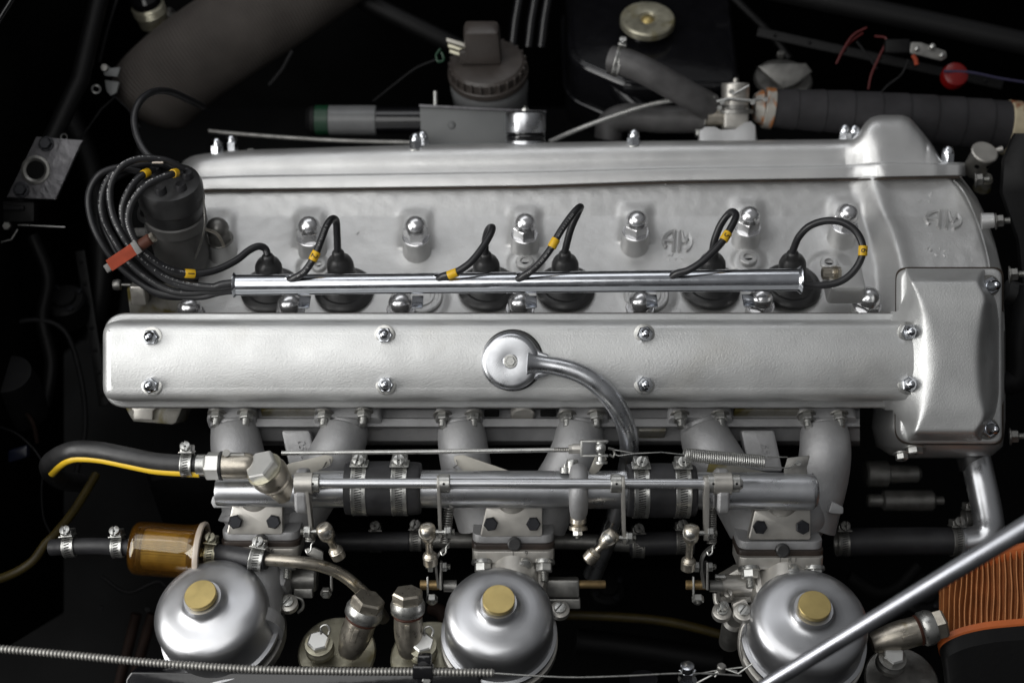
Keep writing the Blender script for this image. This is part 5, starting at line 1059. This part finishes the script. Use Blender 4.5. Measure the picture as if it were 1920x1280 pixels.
for (a, b) in ((966, -10), (996, -6), (1020, 0)):
    g = G().tube([P(a + 14, -40, -640), P(a, 40, -640), P(a - 6, 90, -640)], 11, 16); O(g, 'black_fin', 'blackgloss', None, label={966: 'leftmost glossy black pipe between reservoir and tank', 996: 'middle glossy black pipe between reservoir and tank', 1020: 'rightmost glossy black pipe next to the tank'}[a], cat='pipe')
hose('grey ribbed hose from the black tank down to the heater tap', [(1146, 112, -470), (1180, 120, -455), (1230, 144, -450), (1290, 178, -470), (1330, 200, -505)], 26, 'hosegrey')
clamp('thin clamp where the grey hose leaves the black tank', P(1158, 116, -463), V((.9, -.25, 0)), 31.5, 15, Y, V((0, .5, .86)), sr=8)
hose('glossy black pipe elbow below the tank', [(1150, 150, -600), (1170, 178, -600), (1200, 205, -600)], 20, 'blackgloss', 'pipe', 'pipe_elbow')
hose('dull brown hose running behind the heater cable to the tap', [(1140, 260, -590), (1146, 232, -580), (1180, 220, -565), (1240, 224, -555), (1320, 224, -545)], 26, 'hosegrey')
clamp('clamp on the brown hose left of the heater tap', P(1312, 222, -545), X, 27, 20, -Y, V((0, -.4, .9)), sr=8)
# heater tap
ht = T('heater_tap', 'alloy heater tap with round top and lever standing behind the far cam cover', 'heater tap', P(1376, 230, -500))
c = P(1378, 196, -500); g = G().lathe(c + FUP * 0, FUP, [(42, -20), (42, -12), (33, -10), (30, 2)], 36); O(g, 'diaphragm_flange', 'dull', ht)
g = G().lathe(c, FUP, [(30, -4), (31, 0), (31, 44), (29, 47), (12, 48), (6, 49), (6, 56), (4, 58)], 36); O(g, 'tap_top', 'machined', ht)
g = G().box(c - FUP * 34, X, FUP, Z, 28, 24, 26, 6); g.lathe(c - FUP * 50, FUP, [(18, -18), (18, 0)], 24); O(g, 'tap_body', 'machined', ht)
g = G().lathe(c - FUP * 26 - X * 62, X, [(22, 0), (22, 40)], 24); O(g, 'inlet', 'nickel', ht)
g = G().tube([c + V((-46, 0, 34)), c + V((-20, 6, 36)), c + V((30, 2, 36)), c + V((60, 8, 30))], 3.5, 8); g.tube([c + V((-12, 14, 40)), c + V((24, 34, 44))], 2.5, 8); O(g, 'lever', 'steel', ht)
g = G().box(c + V((-72, 6, 20)), X, Y, Z, 24, 9, 7, 3); O(g, 'cable_clamp', 'steel', ht)
for (dx_, dy_) in ((-34, -2), (34, -2), (-14, 22), (62, 4), (-40, -14)): nut(ht, c + V((dx_, dy_, 34)), Z, 6, 6, 'steel', name='tap_screw')
# big wrapped hose
wh = T('wrapped_hose', 'thick black wrapped hose running across the top right', 'hose', P(1660, 225, -520))
q = cr([(1440, 203, -520, 35), (1500, 206, -520, 37), (1600, 212, -520, 40), (1750, 224, -520, 44), (1900, 240, -520, 48), (1990, 256, -520, 50)], 70)
pts = [P(a_, b_, c_) for a_, b_, c_, r_ in q]; L = 0; rad = []
for j, (p, r_) in enumerate(zip(pts, q)):
    if j: L += (p - pts[j - 1]).length
    f = (L % 62) / 62; rad.append(r_[3] * K(-520) * 1.0 + 2.0 * f)
g = G().tube(pts, rad, 48); O(g, 'hose', 'cloth', wh, sharp=60)
for (u, v, r, w_, m_, lab) in ((1441, 203, 44, 22, 'rusty', 'rust stained pale tape band at the left end of the wrapped hose'), (1896, 240, 59, 28, 'cream', 'cream tape band with rust stain at the right end of the wrapped hose')):
    g = G().lathe(P(u, v, -520), X + Y * -.12, [(r, -w_ / 2), (r + 2, -w_ / 2 + 2), (r + 2, w_ / 2 - 2), (r, w_ / 2)], 44); t_ = O(g, 'tape_band', m_, None, label=lab, cat='tape band')
g = G().lathe(P(1422, 202, -520), X, [(30, -10), (36, 0), (40, 8), (36, 12)], 30); O(g, 'rusty_collar', 'rusty', None, label='rusty metal collar between heater tap and wrapped hose', cat='collar')
g = G().box(P(1905, 222, -455), X, Y, Z, 2, 2, .5, .4)
# horn / cap behind
hn = T('brass_fitting', 'dim tarnished flat fitting behind the wrapped hose', 'fitting', P(1470, 135, -680))
g = G().lathe(P(1468, 150, -700), UP, [(66, -10), (70, 0), (66, 8), (40, 12)], 30); O(g, 'disc', 'dull', hn)
g = G().prism([tuple(P(a, b, -650).to_2d()) for a, b in ((1420, 124), (1450, 118), (1512, 118), (1524, 134), (1490, 160), (1470, 166), (1450, 150))], (0, 0, 0), X, Y, Z, -668, -652, 4); O(g, 'cover', 'dull', hn)
nut(hn, P(1463, 106, -640), UP, 9, 12, 'dull')
# red wires and relay
rw = T('terminal_bracket', 'small grey terminal bracket with two bright screws at the top right', 'bracket', P(1740, 95, -500))
g = G().prism([tuple(P(a, b, -500).to_2d()) for a, b in roundpoly([(1708, 78), (1728, 80), (1774, 96), (1776, 108), (1766, 114), (1706, 100)], 6, 3)], (0, 0, 0), X, Y, Z, -508, -500, 1.5); O(g, 'plate', 'dull', rw)
for (a, b) in ((1719, 92), (1766, 104), (1748, 88)):
    g = G().sphere(P(a, b, -496), 6.5 if a != 1748 else 8); O(g, 'terminal_screw', 'steel', rw)
g = G().box(P(1682, 88, -510), X, Y, Z, 28, 16, 10, 4); O(g, 'relay', 'blackmatt', rw)
g = G().tube([P(1712, 104, -495), P(1717, 112, -492), P(1719, 122, -492)], 5, 10); O(g, 'orange_lead', 'orange', rw)
for lab, pth in (('left red wire curving through the dark top right', [(1625, 52, -560), (1600, 66, -560), (1582, 92, -560), (1568, 120, -560)]), ('middle red wire beside the terminal bracket', [(1640, 68, -560), (1662, 74, -555), (1648, 108, -555), (1634, 140, -560), (1628, 168, -560)]), ('thin second red wire next to the left red wire', [(1618, 62, -565), (1594, 80, -565), (1576, 104, -565)])):
    g = G().tube([P(*p) for p in cr(pth, 8)], 2.6, 8); O(g, 'red_wire', 'redwire', None, label=lab, cat='wire')
for lab, pth in (('grey wire dropping from the terminal bracket', [(1704, 112, -520), (1690, 140, -530), (1665, 160, -540), (1650, 176, -545)]), ('long thin wire leading right from the red cap', [(1770, 134, -505), (1820, 136, -510), (1880, 148, -520), (1960, 160, -530)]), ('dark wire between the two red wires', [(1606, 78, -570), (1625, 102, -570), (1645, 130, -570)])):
    g = G().tube([P(*p) for p in cr(pth, 8)], 3, 8); O(g, 'thin_wire', 'dim' if 'long' not in lab else 'violet', None, label=lab, cat='wire')
g = G().lathe(P(1790, 142, -520), UP * .4 + Z, [(28, -16), (30, 0), (27, 10), (18, 14), (6, 15)], 30); O(g, 'red_button', 'red', None, label='round red plastic cap below the terminal bracket', cat='cap')
g = G().tube([P(*p) for p in cr([(1360, -20, -700), (1400, 20, -700), (1450, 70, -700), (1480, 110, -690)], 8)], 9, 12); O(g, 'dark_pipe', 'blackmatt', None, label='dark pipe descending to the tarnished fitting at the top right', cat='pipe')
g = G().tube([P(1400, -30, -600), P(1640, 20, -560), P(1960, 90, -500)], 26, 20); O(g, 'bay_rail', 'blackmatt', None, label='black rail running across the top right corner', cat='rail')
g = G().tube([P(620, -30, -720), P(700, 10, -700), P(780, 50, -700), P(860, 90, -720), P(940, 120, -740)], 22, 20); O(g, 'black_hose', 'blackmatt', None, label='soft black hose between the large duct and the reservoir', cat='hose')
g = G().tube([P(548, 96, -560), P(530, 130, -560), P(505, 160, -570)], 5, 12); O(g, 'bright_edge', 'dim', None, label='short grey rod catching light right of the large duct', cat='rod')
# breather plug right
vp = T('vent_plug', 'drilled alloy vent plug at the right end of the far cam cover', 'plug', P(1838, 300, -400))
c = P(1834, 306, -400); ax = (UP + X * .12 + V((0, -.0, .25))).normalized()
g = G().lathe(c, ax, [(20, -30), (25, -10), (25, 26), (27, 30), (29, 33), (29, 37), (26, 39), (10, 39)], 40); O(g, 'plug_body', 'machined', vp)
for a_ in (-.5, .5, 1.4):
    x, y, z = basis(ax, X); e = (OUT * math.cos(a_) + X * math.sin(a_)).normalized(); g = G().lathe(c + ax * 12 + e * 24, e, [(5.5, -1), (5.5, 1.6)], 16); O(g, 'vent_hole', 'dark', vp)
g = G().lathe(P(1868, 284, -410), V((.9, .3, .2)), [(8, 0), (8, 14)], 14); O(g, 'side_stub', 'machined', vp)
g = G().lathe(P(1845, 340, -420), UP, [(20, -20), (16, 0), (18, 6), (14, 14)], 20); O(g, 'plug_base', 'castoil', vp)
# fan shroud right
g = G(); rs = []
for (v, u) in ((250, 1900), (300, 1878), (360, 1874), (450, 1905), (560, 1915), (700, 1960)): rs.append([P(u, v, -300), P(u + 6, v, -280), P(u + 60, v, -270), P(u + 200, v, -270)])
g.rings(rs, closed=False); O(g, 'fan_shroud', 'blackmatt', None, label='dark fan shroud curving down the right edge', cat='shroud', sharp=80)
# right side pipes
hose('grey water pipe bend at the far right edge beside the near cam cover', [(1935, 540, -200), (1922, 590, -200), (1912, 640, -205), (1912, 690, -210), (1902, 712, -215), (1870, 720, -220)], 24, 'dim', 'pipe', 'water_pipe')
hose('black rubber hose end at the right edge above the grey bend', [(1885, 545, -220), (1910, 552, -220), (1950, 560, -220)], 22, 'rubber')
ap = T('alloy_water_pipe', 'bright upright alloy pipe with elbow below the near cam cover right end', 'pipe', P(1845, 940, -180))
g = G().pipe([(1828, 855, -220), (1836, 890, -200), (1845, 930, -190), (1852, 965, -185), (1853, 990, -185), (1840, 1010, -185), (1810, 1016, -190), (1800, 1016, -190)], 28, 34, 8); O(g, 'pipe', 'alloy', ap, sharp=80)
g = G().lathe(P(1826, 866, -215), V((.2, -.9, .1)), [(30, -26), (32, -20), (32, 12), (28, 14)], 30); O(g, 'black_sleeve', 'rubber', ap)
hose('black hose in shadow behind the right carburettor leading to the alloy pipe', [(1590, 1016, -220), (1680, 1014, -215), (1800, 1014, -200)], 26, 'hose')
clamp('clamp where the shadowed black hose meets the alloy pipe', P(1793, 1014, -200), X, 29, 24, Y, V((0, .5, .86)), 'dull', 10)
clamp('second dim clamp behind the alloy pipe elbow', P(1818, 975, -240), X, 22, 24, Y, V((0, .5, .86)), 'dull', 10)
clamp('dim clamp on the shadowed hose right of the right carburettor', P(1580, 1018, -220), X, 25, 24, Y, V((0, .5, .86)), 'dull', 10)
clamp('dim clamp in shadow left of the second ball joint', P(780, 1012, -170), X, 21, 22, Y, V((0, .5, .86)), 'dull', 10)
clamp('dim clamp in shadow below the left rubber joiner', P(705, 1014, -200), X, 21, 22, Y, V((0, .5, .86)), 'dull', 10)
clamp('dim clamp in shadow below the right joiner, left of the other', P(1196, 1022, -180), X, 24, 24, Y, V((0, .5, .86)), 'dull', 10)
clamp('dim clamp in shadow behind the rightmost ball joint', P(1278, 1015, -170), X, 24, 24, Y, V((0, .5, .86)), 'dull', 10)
g = G().pipe([(560, 1014, -210), (640, 1015, -200), (770, 1014, -180)], 18, 24, 4); O(g, 'coolant_hose', 'hose', None, label='dim hose in shadow left of the middle carburettor', cat='hose')
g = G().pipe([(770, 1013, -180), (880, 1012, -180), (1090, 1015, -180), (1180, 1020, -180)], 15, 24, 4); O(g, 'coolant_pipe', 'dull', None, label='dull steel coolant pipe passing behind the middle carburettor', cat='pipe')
g = G().pipe([(1180, 1020, -180), (1240, 1018, -175), (1300, 1016, -175)], 22, 24, 4); O(g, 'coolant_hose', 'hose', None, label='dim black hose in shadow left of the right carburettor', cat='hose')
al = T('alternator', 'dim grey cylindrical parts in shadow right of the right manifold', 'motor', P(1690, 900, -350))
g = G().lathe(P(1622, 888, -330), X, [(24, 0), (28, 4), (28, 46), (20, 50), (18, 110), (10, 118)], 30); O(g, 'upper_barrel', 'dull', al)
g = G().lathe(P(1626, 938, -320), X, [(10, 0), (14, 4), (14, 30), (22, 34), (22, 136), (18, 140), (9, 142), (9, 160)], 30); O(g, 'lower_barrel', 'dull', al)
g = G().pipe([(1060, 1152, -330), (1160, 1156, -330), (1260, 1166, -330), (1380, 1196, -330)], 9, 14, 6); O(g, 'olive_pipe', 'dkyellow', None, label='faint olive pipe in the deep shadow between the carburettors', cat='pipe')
g = G().pipe([(810, 1140, -120), (830, 1150, -100), (840, 1180, -90)], 14, 16, 6); O(g, 'rusty_elbow', 'dimbrown', None, label='small rusty elbow in the shadow left of the middle dashpot', cat='elbow')

# ------------------------------------------------------------------ dim clutter deep in the bay
def dimtube(name, label, pts, r, mt='dim', cat='pipe'):
    g = G().pipe(pts, r, 16, 8); O(g, name, mt, None, label=label, cat=cat, sharp=80)
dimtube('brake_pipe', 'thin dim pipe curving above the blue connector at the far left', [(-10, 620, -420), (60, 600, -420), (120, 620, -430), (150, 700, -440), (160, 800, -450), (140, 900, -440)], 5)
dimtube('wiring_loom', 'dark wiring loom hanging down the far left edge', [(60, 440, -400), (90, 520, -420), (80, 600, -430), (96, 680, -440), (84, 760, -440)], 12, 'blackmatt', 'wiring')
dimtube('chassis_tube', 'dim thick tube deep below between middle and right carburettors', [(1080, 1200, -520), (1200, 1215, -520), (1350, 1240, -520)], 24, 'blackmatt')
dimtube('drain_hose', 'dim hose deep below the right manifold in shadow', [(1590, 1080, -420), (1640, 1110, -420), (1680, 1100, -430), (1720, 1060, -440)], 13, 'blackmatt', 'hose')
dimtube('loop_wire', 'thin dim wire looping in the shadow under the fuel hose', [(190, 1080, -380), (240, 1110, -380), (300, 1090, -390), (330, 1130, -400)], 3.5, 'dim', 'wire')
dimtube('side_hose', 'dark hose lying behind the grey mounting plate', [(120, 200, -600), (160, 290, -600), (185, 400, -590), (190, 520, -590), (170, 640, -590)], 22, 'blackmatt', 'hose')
for lab, c_, r_, h_ in (('dim round housing in the shadow left of the near cam cover', (120, 560, -480), 46, 60), ('dim flat disc in deep shadow right of the middle carburettor', (1140, 1100, -480), 40, 30), ('dim round housing in the shadow beneath the black hose at lower right', (1730, 1110, -460), 52, 50)):
    t = T('shadow_housing', lab, 'housing', P(*c_)); c = P(*c_)
    g = G().lathe(c, UP, [(r_, -h_), (r_, -6), (r_ - 5, 0), (r_ * .6, 1), (r_ * .55, 8), (r_ * .3, 9)], 36); O(g, 'body', 'blackmatt', t)
    for j in range(4):
        x, y, z = basis(UP); a_ = j * PI / 2 + .6; nut(t, c + (x * math.cos(a_) + y * math.sin(a_)) * (r_ * .8) + UP * 1, UP, 7, 5, 'blackbolt', name='bolt')
for i_, (lab, a_, b_) in enumerate((('riveted black seam strip on the left inner wing', (150, 470, -520), (196, 760, -520)), ('riveted black seam strip under the top right rail', (1420, 60, -680), (1880, 160, -640)))):
    t = T('seam_strip', lab, 'strip', P(*a_)); p, q = P(*a_), P(*b_); d = (q - p).normalized()
    g = G().box((p + q) / 2, d, Z.cross(d), Z, (q - p).length / 2, 11, 3, 1.5); O(g, 'strip', 'blackmatt', t)
    for j in range(7):
        g = G().sphere(p.lerp(q, (j + .5) / 7) + Z * 3, 4.5); O(g, 'rivet', 'dim', t)
